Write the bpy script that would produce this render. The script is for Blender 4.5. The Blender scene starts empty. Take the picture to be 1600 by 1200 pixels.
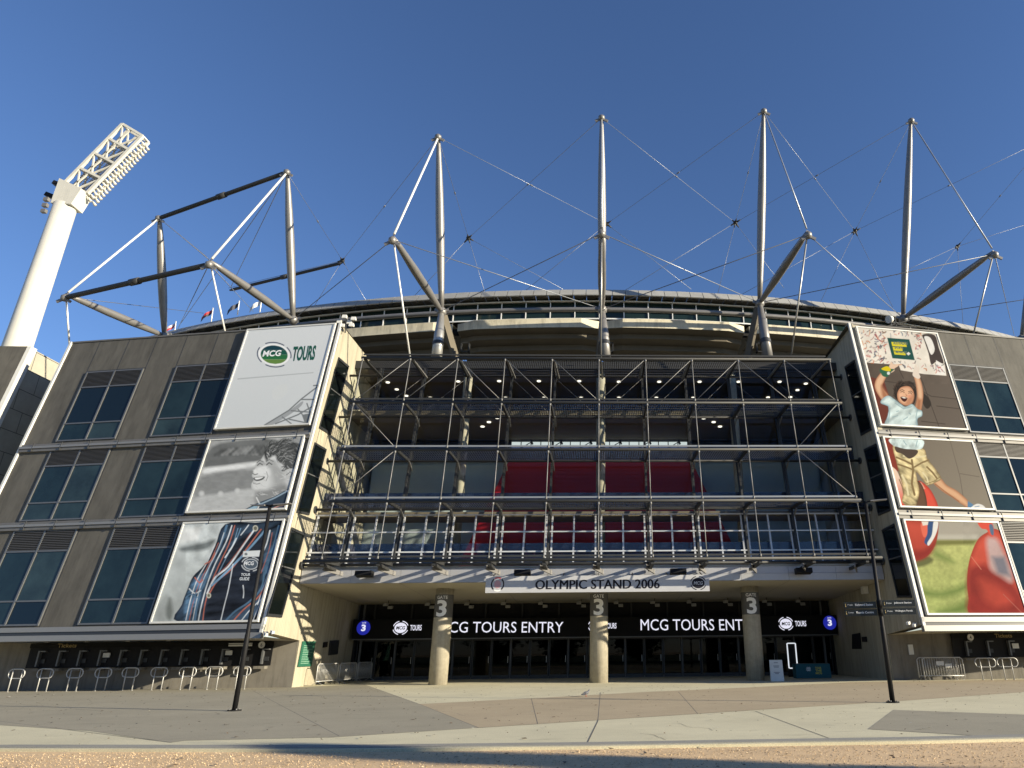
import bpy, bmesh, math, random
import numpy as np
from mathutils import Vector, Matrix
R = math.radians
sc = bpy.context.scene
col = sc.collection
random.seed(7)

# ------------------------------------------------------------ camera
CF, CX, CY = 1081.0, 974.9, 600.0
PT, RL, YW = R(21.08), R(.63), R(2.19)
EYE = np.array([0, 0, 1.6])

def ray(u, v):
    a = (u - CX) / CF; b = (CY - v) / CF
    c, s = math.cos(RL), math.sin(RL)
    a, b = a * c + b * s, -a * s + b * c
    y = math.cos(PT) - b * math.sin(PT); z = math.sin(PT) + b * math.cos(PT)
    c, s = math.cos(YW), math.sin(YW)
    return np.array([a * c + y * s, -a * s + y * c, z])
def atY(u, v, Y): d = ray(u, v); return EYE + d * (Y / d[1])
def atX(u, v, X): d = ray(u, v); return EYE + d * (X / d[0])
def atZ(u, v, Z=0.0): d = ray(u, v); return EYE + d * ((Z - 1.6) / d[2])
def atP(u, v, P, N): d = ray(u, v); return EYE + d * (np.dot(np.array(P) - EYE, N) / np.dot(d, N))
RC = (0.0, 137.0)                                   # centre of the stadium bowl
def atR(u, v, r):
    d = ray(u, v); a = d[0]**2 + d[1]**2; b = -2 * (d[0]*RC[0] + d[1]*RC[1]); c = RC[0]**2 + RC[1]**2 - r*r
    return EYE + d * ((-b - math.sqrt(max(0, b*b - 4*a*c))) / 2 / a)

cd = bpy.data.cameras.new('camera'); cam = bpy.data.objects.new('camera', cd); col.objects.link(cam)
cd.sensor_fit = 'HORIZONTAL'; cd.sensor_width = 36; cd.lens = CF / 1600 * 36
cd.shift_x = -(CX - 800) / 1600; cd.shift_y = 0; cd.clip_end = 3000; cd.clip_start = .05
F0 = ray(CX, CY); RT = ray(CX + CF, CY) - F0; UP = ray(CX, CY - CF) - F0
M = Matrix.Identity(4)
for i in range(3): M[i][0] = RT[i]; M[i][1] = UP[i]; M[i][2] = -F0[i]; M[i][3] = EYE[i]
cam.matrix_world = M
sc.camera = cam

# ------------------------------------------------------------ world, sun, exposure
SE = R(15.3); SA = math.atan2(.931, -.365)          # compass angle of the sun from +Y towards +X
w = bpy.data.worlds.new('World'); sc.world = w; w.use_nodes = True
nt = w.node_tree; nt.nodes.clear()
sk = nt.nodes.new('ShaderNodeTexSky'); sk.sky_type = 'NISHITA'; sk.sun_disc = False
sk.sun_elevation = SE; sk.sun_rotation = SA; sk.altitude = 0; sk.air_density = 1.0; sk.dust_density = 0.0; sk.ozone_density = 5.0
bg = nt.nodes.new('ShaderNodeBackground'); bg.inputs[1].default_value = .082
wo = nt.nodes.new('ShaderNodeOutputWorld')
hs = nt.nodes.new('ShaderNodeVectorMath'); hs.operation = 'MULTIPLY'; hs.inputs[1].default_value = (1.04, .955, 1.02)
nt.links.new(sk.outputs[0], hs.inputs[0]); nt.links.new(hs.outputs[0], bg.inputs[0]); nt.links.new(bg.outputs[0], wo.inputs[0])
sl = bpy.data.lights.new('sun', 'SUN'); sl.energy = 5.0; sl.angle = R(.5); sl.color = (1, .88, .66)
so = bpy.data.objects.new('sun', sl); col.objects.link(so)
SD = Vector((math.sin(SA) * math.cos(SE), math.cos(SA) * math.cos(SE), math.sin(SE)))
so.rotation_euler = SD.to_track_quat('Z', 'Y').to_euler(); so.location = (40, -20, 40)
sc.view_settings.view_transform = 'Standard'; sc.view_settings.look = 'None'
sc.view_settings.gamma = 1; sc.view_settings.exposure = 1.05

# ------------------------------------------------------------ materials
def lin(c): c = c / 255; return c / 12.92 if c <= .04045 else ((c + .055) / 1.055)**2.4
def mat(name, c, rough=.8, metal=0, var=.0, scale=1.0, bump=.0, bscale=20, spec=.5, kind=None, stretch=None, coat=0):
    m = bpy.data.materials.new(name); m.use_nodes = True; t = m.node_tree; n = t.nodes; b = n['Principled BSDF']
    b.inputs['Base Color'].default_value = (*c, 1); b.inputs['Roughness'].default_value = rough
    b.inputs['Metallic'].default_value = metal; b.inputs['Specular IOR Level'].default_value = spec
    if coat: b.inputs['Coat Weight'].default_value = coat
    tc = n.new('ShaderNodeTexCoord'); mp = n.new('ShaderNodeMapping'); t.links.new(tc.outputs['Object'], mp.inputs[0])
    if stretch: mp.inputs['Scale'].default_value = stretch
    if var:
        a = n.new('ShaderNodeTexNoise'); a.inputs['Scale'].default_value = scale; a.inputs['Detail'].default_value = 8; a.inputs['Roughness'].default_value = .65
        t.links.new(mp.outputs[0], a.inputs['Vector'])
        mr = n.new('ShaderNodeMapRange'); mr.inputs['From Min'].default_value = .3; mr.inputs['From Max'].default_value = .7
        mr.inputs['To Min'].default_value = 1 - var; mr.inputs['To Max'].default_value = 1 + var; t.links.new(a.outputs[0], mr.inputs[0])
        x = n.new('ShaderNodeVectorMath'); x.operation = 'SCALE'; x.inputs[0].default_value = c; t.links.new(mr.outputs[0], x.inputs['Scale'])
        t.links.new(x.outputs[0], b.inputs['Base Color'])
    if bump:
        a = n.new('ShaderNodeTexNoise'); a.inputs['Scale'].default_value = bscale; a.inputs['Detail'].default_value = 6; t.links.new(mp.outputs[0], a.inputs['Vector'])
        bp = n.new('ShaderNodeBump'); bp.inputs['Strength'].default_value = bump; bp.inputs['Distance'].default_value = .02
        t.links.new(a.outputs[0], bp.inputs['Height']); t.links.new(bp.outputs[0], b.inputs['Normal'])
    return m
def emit(name, c, s):
    m = bpy.data.materials.new(name); m.use_nodes = True; b = m.node_tree.nodes['Principled BSDF']
    b.inputs['Base Color'].default_value = (*[x * .5 for x in c], 1); b.inputs['Emission Color'].default_value = (*c, 1); b.inputs['Emission Strength'].default_value = s
    return m
def glass(name, tint, refl=1.5, base=None, mixb=0.0):
    m = bpy.data.materials.new(name); m.use_nodes = True; t = m.node_tree; n = t.nodes; n.clear()
    o = n.new('ShaderNodeOutputMaterial'); tr = n.new('ShaderNodeBsdfTransparent'); tr.inputs[0].default_value = (*tint, 1)
    gl = n.new('ShaderNodeBsdfGlossy'); gl.inputs['Roughness'].default_value = .01; gl.inputs[0].default_value = (.9, .95, 1, 1)
    fr = n.new('ShaderNodeFresnel'); ge = n.new('ShaderNodeNewGeometry'); mr = n.new('ShaderNodeMapRange')     # thin pane: the same from both sides
    mr.inputs['To Min'].default_value = refl; mr.inputs['To Max'].default_value = 1 / refl; t.links.new(ge.outputs['Backfacing'], mr.inputs[0]); t.links.new(mr.outputs[0], fr.inputs[0])
    mx = n.new('ShaderNodeMixShader'); t.links.new(fr.outputs[0], mx.inputs[0]); t.links.new(gl.outputs[0], mx.inputs[2])
    src = tr
    if base:
        df = n.new('ShaderNodeBsdfDiffuse'); df.inputs[0].default_value = (*base, 1)
        m2 = n.new('ShaderNodeMixShader'); m2.inputs[0].default_value = mixb
        t.links.new(tr.outputs[0], m2.inputs[1]); t.links.new(df.outputs[0], m2.inputs[2]); src = m2
    t.links.new(src.outputs[0], mx.inputs[1]); t.links.new(mx.outputs[0], o.inputs[0])
    return m
M_ = {}
M_['clad'] = mat('precast_cladding', (.084, .080, .070), .85, var=.22, scale=1.1, stretch=(1.4, 1.4, .5), bump=.25, bscale=40)
M_['cladfine'] = mat('fascia_metal', (.15, .143, .13), .5, .3, var=.12, scale=2)
M_['alu'] = mat('aluminium_trim', (.24, .235, .22), .42, .4)
M_['whitetrim'] = mat('white_trim', (.58, .58, .55), .5, var=.06, scale=3)
M_['darkframe'] = mat('dark_frame', (.035, .038, .042), .45, .3)
M_['winframe'] = mat('window_frame_metal', (.13, .135, .14), .45, .4)
M_['winglass'] = mat('dark_window_glass', (.012, .024, .026), .03, 0, spec=.42, var=.5, scale=.35)
M_['louvre'] = mat('louvre_blade', (.085, .082, .078), .5, .4)
M_['black'] = mat('black_paint', (.010, .010, .011), .6, spec=.2)
M_['slit'] = mat('black_slit_glass', (.004, .006, .006), .05, spec=.3)
M_['barrier'] = mat('bright_barrier_steel', (.46, .46, .45), .4, .25)
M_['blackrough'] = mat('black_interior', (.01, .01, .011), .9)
M_['steel'] = mat('painted_dark_steel', (.024, .025, .026), .6, 0, var=.1, scale=5)
M_['hanger'] = mat('hanger_rod_steel', (.17, .17, .17), .55, .2)
M_['steelgrey'] = mat('painted_grey_steel', (.20, .195, .19), .45, .4, var=.08, scale=2)
M_['steellight'] = mat('galvanised_steel', (.34, .34, .33), .4, .6)
M_['rod'] = mat('white_rod_paint', (.72, .72, .70), .45, .2)
M_['cable'] = mat('cable_steel', (.17, .18, .20), .45, .6)
M_['cablesunlit'] = mat('sunlit_cable_steel', (.32, .34, .37), .4, .5)  # lighter copy of the cable steel, sunlight put into its colour
M_['tower'] = mat('tower_white_paint', (.53, .52, .47), .6, var=.06, scale=.4, bump=.1, bscale=3)
M_['lampglass'] = mat('floodlight_glass', (.5, .5, .48), .2)
M_['redwall'] = mat('red_wall_lining', (.50, .006, .009), .6)
M_['greywall'] = mat('grey_interior_wall', (.40, .46, .46), .8, var=.06, scale=.5)
M_['ceil'] = mat('brown_ceiling', (.16, .13, .085), .8)
M_['floor'] = mat('interior_floor', (.10, .10, .11), .5)
M_['soffit'] = mat('canopy_soffit', (.36, .33, .26), .7, var=.05, scale=.4)
M_['fascia'] = mat('silver_fascia_panel', (.42, .43, .46), .45, .35, var=.05, scale=1)
M_['mullion'] = mat('white_mullion', (.55, .57, .60), .4, .2)
M_['grate'] = mat('walkway_grating', (.05, .05, .052), .5, .5)
M_['roofpanel'] = mat('roof_louvre_metal', (.30, .30, .29), .6, .15, var=.12, scale=1.5)
M_['ringglass'] = mat('green_ring_glass', (.01, .02, .017), .06, spec=.35)
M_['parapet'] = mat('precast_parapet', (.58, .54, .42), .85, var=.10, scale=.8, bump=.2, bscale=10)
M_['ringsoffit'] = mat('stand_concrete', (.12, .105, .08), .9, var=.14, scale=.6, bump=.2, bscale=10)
M_['green'] = mat('green_sign_face', (.02, .11, .07), .5)
M_['teal'] = mat('teal_cloth', (.01, .09, .12), .8)
M_['white'] = mat('white_print', (.80, .80, .80), .6)
M_['banner'] = mat('banner_sheet', (.42, .43, .46), .6, var=.05, scale=2)
M_['ink'] = mat('dark_lettering', (.012, .012, .02), .7, spec=.2)
M_['gold'] = mat('gold_lettering', (.30, .22, .08), .5)
M_['ledwhite'] = emit('led_white', (.86, .86, 1), .42)
M_['ledblue'] = emit('led_blue', (.02, .03, .5), .28)
M_['ledsoft'] = emit('led_outline', (.9, .95, 1), .4)
M_['led'] = emit('downlight_lens', (1, .93, .78), .8)
M_['daylight_glow'] = emit('clerestory_daylight_glow', (.72, .80, .78), .42)  # emission stands in for daylight beyond the clerestory
M_['screenface'] = mat('display_black', (.006, .006, .006), .6, spec=.15)
M_['bark'] = mat('tree_bark', (.09, .065, .045), .9, var=.3, scale=4)
M_['leaf'] = mat('tree_leaf', (.05, .085, .025), .7, var=.5, scale=.6)
M_['glass'] = glass('atrium_glass', (.93, .96, .96), 1.38)
M_['doorglass'] = glass('door_glass', (.22, .24, .25), 1.22)
M_['balu'] = glass('tinted_balustrade', (.42, .44, .60), 1.4, (.06, .09, .16), .22)
M_['chair'] = mat('pink_chair_frame', (.45, .07, .10), .4)

WG = [M_['winglass'], M_['winglass'], mat('dusty_window_glass', (.022, .038, .040), .06, 0, spec=.42, var=.5, scale=.5), mat('deep_window_glass', (.006, .012, .016), .03, 0, spec=.38)]
def concrete_board():
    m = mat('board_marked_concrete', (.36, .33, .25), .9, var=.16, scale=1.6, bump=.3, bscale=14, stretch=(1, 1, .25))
    t = m.node_tree; n = t.nodes; b = n['Principled BSDF']
    tc = n.new('ShaderNodeTexCoord'); sp = n.new('ShaderNodeSeparateXYZ'); t.links.new(tc.outputs['Object'], sp.inputs[0])
    wv = n.new('ShaderNodeMath'); wv.operation = 'FRACT'; mu = n.new('ShaderNodeMath'); mu.operation = 'MULTIPLY'; mu.inputs[1].default_value = 5.5
    t.links.new(sp.outputs[1], mu.inputs[0]); t.links.new(mu.outputs[0], wv.inputs[0])
    lt = n.new('ShaderNodeMath'); lt.operation = 'LESS_THAN'; lt.inputs[1].default_value = .1; t.links.new(wv.outputs[0], lt.inputs[0])
    src = b.inputs['Base Color'].links[0].from_socket
    mx = n.new('ShaderNodeMix'); mx.data_type = 'RGBA'; t.links.new(lt.outputs[0], mx.inputs[0]); t.links.new(src, mx.inputs[6])
    mx.inputs[7].default_value = (.25, .23, .17, 1); t.links.new(mx.outputs[2], b.inputs['Base Color'])
    return m
M_['board'] = concrete_board()
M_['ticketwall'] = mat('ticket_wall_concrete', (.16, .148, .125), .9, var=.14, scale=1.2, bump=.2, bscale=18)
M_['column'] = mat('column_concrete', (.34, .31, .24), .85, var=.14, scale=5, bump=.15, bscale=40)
def weather(m, lo, sx=4.0, sz=.22):
    """rain streaks and dirt running down the face"""
    t = m.node_tree; n = t.nodes; b = n['Principled BSDF']; src = b.inputs['Base Color'].links[0].from_socket
    tc = n.new('ShaderNodeTexCoord'); mp_ = n.new('ShaderNodeMapping'); mp_.inputs['Scale'].default_value = (sx, sx, sz); t.links.new(tc.outputs['Object'], mp_.inputs[0])
    a = n.new('ShaderNodeTexNoise'); a.inputs['Scale'].default_value = 1; a.inputs['Detail'].default_value = 7; a.inputs['Roughness'].default_value = .7; t.links.new(mp_.outputs[0], a.inputs['Vector'])
    mr = n.new('ShaderNodeMapRange'); mr.inputs['From Min'].default_value = .48; mr.inputs['From Max'].default_value = .68; mr.inputs['To Min'].default_value = 1.04; mr.inputs['To Max'].default_value = lo; t.links.new(a.outputs[0], mr.inputs[0])
    x = n.new('ShaderNodeVectorMath'); x.operation = 'SCALE'; t.links.new(src, x.inputs[0]); t.links.new(mr.outputs[0], x.inputs['Scale']); t.links.new(x.outputs[0], b.inputs['Base Color'])
weather(M_['clad'], .74, 2.6, .16); weather(M_['board'], .72); weather(M_['column'], .78, 7, .5); weather(M_['parapet'], .70, 2.2, .5); weather(M_['ticketwall'], .70, 3, .3); weather(M_['tower'], .88, 1.2, .06)
def ground_mat(name, c, var=.12, joint=None, bscale=60):
    m = mat(name, c, .92, var=var, scale=.35, bump=.25, bscale=bscale)
    t = m.node_tree; n = t.nodes; b = n['Principled BSDF']
    src = b.inputs['Base Color'].links[0].from_socket
    a = n.new('ShaderNodeTexNoise'); a.inputs['Scale'].default_value = 45; a.inputs['Detail'].default_value = 3
    tc = n.new('ShaderNodeTexCoord'); t.links.new(tc.outputs['Object'], a.inputs['Vector'])
    mr = n.new('ShaderNodeMapRange'); mr.inputs['From Min'].default_value = .35; mr.inputs['From Max'].default_value = .65; mr.inputs['To Min'].default_value = .86; mr.inputs['To Max'].default_value = 1.12
    t.links.new(a.outputs[0], mr.inputs[0])
    # dark stains
    s = n.new('ShaderNodeTexNoise'); s.inputs['Scale'].default_value = 1.3; s.inputs['Detail'].default_value = 9; s.inputs['Roughness'].default_value = .75
    mp = n.new('ShaderNodeMapping'); mp.inputs['Scale'].default_value = (.5, 1.6, 1); t.links.new(tc.outputs['Object'], mp.inputs[0]); t.links.new(mp.outputs[0], s.inputs['Vector'])
    m2 = n.new('ShaderNodeMapRange'); m2.inputs['From Min'].default_value = .56; m2.inputs['From Max'].default_value = .70; m2.inputs['To Min'].default_value = 1; m2.inputs['To Max'].default_value = .72
    t.links.new(s.outputs[0], m2.inputs[0])
    mm = n.new('ShaderNodeMath'); mm.operation = 'MULTIPLY'; t.links.new(mr.outputs[0], mm.inputs[0]); t.links.new(m2.outputs[0], mm.inputs[1])
    x = n.new('ShaderNodeVectorMath'); x.operation = 'SCALE'; t.links.new(src, x.inputs[0]); t.links.new(mm.outputs[0], x.inputs['Scale'])
    t.links.new(x.outputs[0], b.inputs['Base Color'])
    return m
M_['g_light'] = ground_mat('pale_concrete_paving', (.53, .495, .350), .10)
M_['g_grey'] = ground_mat('grey_asphalt_paving', (.275, .255, .195), .09)
M_['g_tan'] = ground_mat('tan_paving', (.37, .305, .205), .08)
M_['g_kerb'] = ground_mat('bluestone_kerb_stone', (.25, .245, .22), .1)
M_['g_joint'] = mat('paving_joint', (.12, .11, .10), .95)
M_['gravel'] = ground_mat('golden_gravel_ground', (.60, .43, .25), .14, bscale=90)
PC = {}; GAIN = [.85]
def prt(r, g, b, k=1.0):                             # printed colour
    key = (r, g, b); k = GAIN[0]; key = key if k > .8 else (r, g, b, 1)
    if key not in PC: PC[key] = mat('print_%02x%02x%02x' % key[:3], (lin(r) * k, lin(g) * k, lin(b) * k), .55, var=.07, scale=1.2)
    PC[key]['rgb'] = (lin(r) * k, lin(g) * k, lin(b) * k)
    return PC[key]

# ------------------------------------------------------------ mesh helpers
def V(p): return Vector([float(x) for x in p])
class MB:
    def __init__(s): s.v = []; s.f = []; s.m = []; s.sm = []; s.mats = []
    def mi(s, m):
        if m not in s.mats: s.mats.append(m)
        return s.mats.index(m)
    def face(s, pts, m, smooth=False):
        i = len(s.v); s.v += [tuple(float(a) for a in p) for p in pts]; s.f.append(tuple(range(i, i + len(pts)))); s.m.append(s.mi(m)); s.sm.append(smooth)
    def hexa(s, a, b, m):                             # a,b: 4-point loops, bottom and top
        i = len(s.v); s.v += [tuple(float(x) for x in p) for p in list(a) + list(b)]; k = s.mi(m); n = len(a)
        fs = [tuple(range(n - 1, -1, -1)), tuple(range(n, 2 * n))] + [(j, (j + 1) % n, n + (j + 1) % n, n + j) for j in range(n)]
        for f in fs: s.f.append(tuple(i + q for q in f)); s.m.append(k); s.sm.append(False)
    def box(s, lo, hi, m):
        x0, y0, z0 = lo; x1, y1, z1 = hi
        s.hexa([(x0, y0, z0), (x1, y0, z0), (x1, y1, z0), (x0, y1, z0)], [(x0, y0, z1), (x1, y0, z1), (x1, y1, z1), (x0, y1, z1)], m)
    def beam(s, p, q, wd, ht, m, up=(0, 0, 1)):
        p = V(p); q = V(q); d = (q - p).normalized(); u = V(up)
        if abs(d.dot(u.normalized())) > .99: u = Vector((0, 1, 0))
        x = d.cross(u).normalized() * (wd / 2); y = x.cross(d).normalized() * (ht / 2)
        s.hexa([p - x - y, p + x - y, p + x + y, p - x + y], [q - x - y, q + x - y, q + x + y, q - x + y], m)
    def tube(s, pts, rs, m, n=10, caps=True, closed=False):
        pts = [V(p) for p in pts]
        if not hasattr(rs, '__len__'): rs = [rs] * len(pts)
        i0 = len(s.v); k = s.mi(m); N = len(pts); ref = None
        for j, p in enumerate(pts):
            if closed: d = pts[(j + 1) % N] - pts[j - 1]
            else: d = pts[min(j + 1, N - 1)] - pts[max(j - 1, 0)]
            d.normalize()
            if ref is None: ref = Vector((0, 0, 1)) if abs(d.z) < .9 else Vector((1, 0, 0))
            x = d.cross(ref).normalized(); y = x.cross(d).normalized(); ref = y
            for a in range(n):
                t = 2 * math.pi * a / n; s.v.append(tuple(p + x * (rs[j] * math.cos(t)) + y * (rs[j] * math.sin(t))))
        rng = N if closed else N - 1
        for j in range(rng):
            j2 = (j + 1) % N
            for a in range(n):
                b = (a + 1) % n; s.f.append((i0 + j * n + a, i0 + j * n + b, i0 + j2 * n + b, i0 + j2 * n + a)); s.m.append(k); s.sm.append(True)
        if caps and not closed:
            s.f.append(tuple(i0 + a for a in range(n - 1, -1, -1))); s.m.append(k); s.sm.append(False)
            s.f.append(tuple(i0 + (N - 1) * n + a for a in range(n))); s.m.append(k); s.sm.append(False)
    def build(s, name, parent=None, kind=None):
        me = bpy.data.meshes.new(name); me.from_pydata(s.v, [], s.f)
        for m in s.mats: me.materials.append(m)
        me.polygons.foreach_set('material_index', s.m); me.polygons.foreach_set('use_smooth', s.sm); me.update()
        o = bpy.data.objects.new(name, me); col.objects.link(o)
        if parent is not None: o.parent = parent; o.matrix_parent_inverse = Matrix.Translation(-parent.location) if False else Matrix.Identity(4)
        if kind: o['kind'] = kind
        return o
def tag(o, label, cat, group=None):
    o['label'] = label; o['category'] = cat
    if group: o['group'] = group
    return o
def thing(name, label, cat, group=None, loc=(0, 0, 0), rz=0):
    o = bpy.data.objects.new(name, None); col.objects.link(o); o.location = loc; o.rotation_euler = (0, 0, rz)
    o.empty_display_size = .3
    return tag(o, label, cat, group)
def thing_at(name, label, cat, base, group=None):
    """an Empty standing at base; returns it and a shift that turns world points into its space"""
    o = thing(name, label, cat, group, loc=tuple(float(x) for x in base))
    return o
def rebase(root, base):
    """put the Empty of a thing built in world coordinates at the thing's base"""
    b = V(base)
    for ch in [c for c in bpy.data.objects if c.parent == root]:
        shift(ch, b)
    root.location = b
def shift(o, b):
    if o.type == 'MESH' and o.matrix_basis == Matrix.Identity(4): o.data.transform(Matrix.Translation(-b))
    else: o.location = o.location - b; return
    for c in [c for c in bpy.data.objects if c.parent == o]: shift(c, b)
def copy_tree(o, parent=None):
    c = o.copy(); col.objects.link(c)
    if parent is not None: c.parent = parent
    for ch in [x for x in bpy.data.objects if x.parent == o]: copy_tree(ch, c)
    return c
def textmesh(body, m, weight=0.0, shear=0.0, extrude=0.0):
    cu = bpy.data.curves.new('lettering', 'FONT'); cu.body = body; cu.offset = weight; cu.shear = shear; cu.extrude = extrude; cu.resolution_u = 3
    ob = bpy.data.objects.new('tmp', cu); col.objects.link(ob)
    dg = bpy.context.evaluated_depsgraph_get(); dg.update()
    me = bpy.data.meshes.new_from_object(ob.evaluated_get(dg)); me.name = 'lettering'
    bpy.data.objects.remove(ob); me.materials.clear(); me.materials.append(m)
    return me
def text(body, o, x, y, m, parent, weight=0.0, shear=0.0, name='lettering', thick=.006, fn=None, slices=0):
    """lettering filling the box: o = lower left corner, x = vector along the width, y = vector up the height"""
    me = textmesh(body, m, weight, shear, 0)
    if slices:
        bm = bmesh.new(); bm.from_mesh(me); xs_ = [v.co.x for v in bm.verts]; a, b = min(xs_), max(xs_)
        bmesh.ops.triangulate(bm, faces=bm.faces[:])
        for i in range(1, slices): bmesh.ops.bisect_plane(bm, geom=bm.verts[:] + bm.edges[:] + bm.faces[:], plane_co=(a + (b - a) * i / slices, 0, 0), plane_no=(1, 0, 0))
        bm.to_mesh(me); bm.free()
    co = np.empty(len(me.vertices) * 3); me.vertices.foreach_get('co', co); co = co.reshape(-1, 3)
    lo = co.min(0); hi = co.max(0); o = np.array(o, float); x = np.array(x, float); y = np.array(y, float)
    a = (co[:, 0] - lo[0]) / (hi[0] - lo[0]); b = (co[:, 1] - lo[1]) / (hi[1] - lo[1])
    if fn: P = np.array([fn(i, j) for i, j in zip(a, b)])
    else: P = o + a[:, None] * x + b[:, None] * y
    me.vertices.foreach_set('co', P.ravel()); me.update()
    ob = bpy.data.objects.new(name, me); col.objects.link(ob); ob.parent = parent
    return ob
def smooth_loop(pts, n=4):
    P = [np.array(p, float) for p in pts]; out = []; N = len(P)
    for i in range(N):
        a, b, c, d = P[i - 1], P[i], P[(i + 1) % N], P[(i + 2) % N]
        for k in range(n):
            t = k / n
            out.append(.5 * ((2 * b) + (-a + c) * t + (2*a - 5*b + 4*c - d) * t*t + (-a + 3*b - 3*c + d) * t**3))
    return out
class Plane:
    """a leaning facade plane: s metres along it, z up; off = metres proud of it"""
    def __init__(s, x0, y0, th, k):
        s.d = np.array([math.cos(th), math.sin(th), 0]); s.n = np.array([-math.sin(th), math.cos(th), 0]); s.k = k
        s.P0 = np.array([x0, y0, 4.0]); s.N = np.cross(s.d, s.n * k + np.array([0, 0, 1])); s.N = s.N / np.linalg.norm(s.N)
        if s.N[1] > 0: s.N = -s.N
    def p(s, a, z, off=0.0): return s.P0 + s.d * a + s.n * (s.k * (z - 4)) + np.array([0, 0, z - 4]) + s.N * off
    def px(s, u, v, off=0.0): return atP(u, v, s.P0, s.N) + s.N * off
    def slab(s, mb, a0, a1, z0, z1, o0, o1, m):
        mb.hexa([s.p(a0, z0, o0), s.p(a1, z0, o0), s.p(a1, z0, o1), s.p(a0, z0, o1)], [s.p(a0, z1, o0), s.p(a1, z1, o0), s.p(a1, z1, o1), s.p(a0, z1, o1)], m)

# ============================================================ GROUND
g = MB(); g.face([(-900, -500, -.06), (900, -500, -.06), (900, 1500, -.06), (-900, 1500, -.06)], M_['gravel']); g.build('gravel_ground', kind='structure')
KY = [(-200, 16.5), (-60, 15.8), (-25, 15.6), (-11.4, 15.15), (-5, 14.3), (0, 14.12), (3.2, 14.15), (6, 14.15), (8.5, 14.3), (14, 15.0), (30, 16.2), (200, 17)]
def kerbY(x):
    for (a, b), (c, d) in zip(KY, KY[1:]):
        if a <= x <= c: t = (x - a) / (c - a); return b + (d - b) * t
g = MB(); xs = [a for a, b in KY]
g.face([(x, kerbY(x) + .46, 0) for x in xs] + [(200, 300, 0), (-200, 300, 0)], M_['g_light'])
g.build('plaza_pavement', kind='structure')
g = MB()
for a, b in zip(KY, KY[1:]):
    ya, yb = a[1], b[1]
    g.hexa([(a[0], ya + .06, -.08), (b[0], yb + .06, -.08), (b[0], yb + .46, -.08), (a[0], ya + .46, -.08)], [(a[0], ya + .06, .005), (b[0], yb + .06, .005), (b[0], yb + .457, .005), (a[0], ya + .457, .005)], M_['g_kerb'])
    g.hexa([(a[0], ya - .06, -.08), (b[0], yb - .06, -.08), (b[0], yb + .057, -.08), (a[0], ya + .057, -.08)], [(a[0], ya - .06, -.01), (b[0], yb - .06, -.01), (b[0], yb + .057, -.01), (a[0], ya + .057, -.01)], M_['g_light'])
g.build('kerb', kind='structure')
def gp(pts, m, z, name):
    g = MB(); g.face([tuple(atZ(u, v, z)) if not isinstance(u, tuple) else (*u, z) for u, v in pts], m); return g.build(name, kind='structure')
gp([(-60, 1129), (-60, 1079), (455, 1074), (568, 1069), (655, 1100), (748, 1137), (520, 1152), (290, 1157), (268, 1160), (140, 1142)], M_['g_grey'], .004, 'asphalt_paving')
gp([(655, 1100), (850, 1090), (1000, 1081.5), (1150, 1075), (1330, 1066), (1700, 1060), (1700, 1074), (1395, 1096), (1170, 1110), (748, 1137)], M_['g_tan'], .004, 'tan_paving')
gp([(1396, 1109), (1356, 1139), (1520, 1149), (1720, 1150), (1720, 1121)], M_['g_grey'], .004, 'asphalt_paving')
g = MB()
def joint(a, b, wd=.02):
    p = atZ(*a, .0045); q = atZ(*b, .0045); d = (q - p); d /= np.linalg.norm(d); n = np.array([-d[1], d[0], 0]) * wd / 2
    g.face([p - n, q - n, q + n, p + n], M_['g_joint'])
for a, b in [((1180, 1111), (1303, 1156)), ((918, 1160), (934, 1127)), ((748, 1137), (655, 1100)), ((0, 1127), (268, 1160)), ((395, 1079), (530, 1150)), ((1395, 1096), (1160, 1094)), ((934, 1127), (938, 1082)), ((1356, 1139), (1520, 1149)),
             ((0, 1098), (160, 1111)), ((568, 1069), (655, 1100)), ((748, 1137), (1170, 1110)), ((830, 1091), (840, 1131)), ((1060, 1081), (1090, 1115))]: joint(a, b, .022)
for i in range(3):                                       # hairline cracks
    x, y = [(1000, 1146), (1060, 1130), (680, 1108)][i]; p = (x, y)
    for k in range(7):
        q = (p[0] + random.uniform(3, 12), p[1] + random.uniform(0, 4)); joint(p, q, .012); p = q
g.build('paving_joints', kind='structure')
g = MB(); g.face([(-300, -200, -.05), (300, -200, -.05), (300, 5, -.05), (-300, 5, -.05)], mat('lawn_grass', (.045, .075, .02), .9, var=.3, scale=.5)); g.build('added_lawn_ground', kind='structure')  # unseen lawn behind the camera, added to darken the door reflections
# fallen leaves and specks: nobody could count them
g = MB(); lm = [mat('dry_leaf', (.10, .06, .03), .9), mat('dark_speck', (.05, .045, .04), .9), mat('pale_litter', (.6, .58, .5), .9)]
for i in range(2400):
    if random.random() < .35: x, y = random.uniform(-24, 24), random.uniform(10.5, 14)
    else: x, y = random.uniform(-28, 26), random.uniform(14.8, 38)
    s_ = random.uniform(.008, .036) * random.choice([1, 1, 1, 1.7]); a = random.uniform(0, 6.28); z = .012 if y > 14.6 else -.045
    P = [(x + s_ * math.cos(a + t) * (1.5 if k % 2 else .6), y + s_ * math.sin(a + t) * (1.5 if k % 2 else .6), z + random.uniform(0, .02)) for k, t in enumerate((0, 1.5, 3.1, 4.7))]
    g.face(P, lm[0] if random.random() < .55 else (lm[1] if random.random() < .9 else lm[2]))
tag(g.build('fallen_leaves', kind='stuff'), 'dry leaves and specks scattered over the paving', 'leaves')
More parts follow.
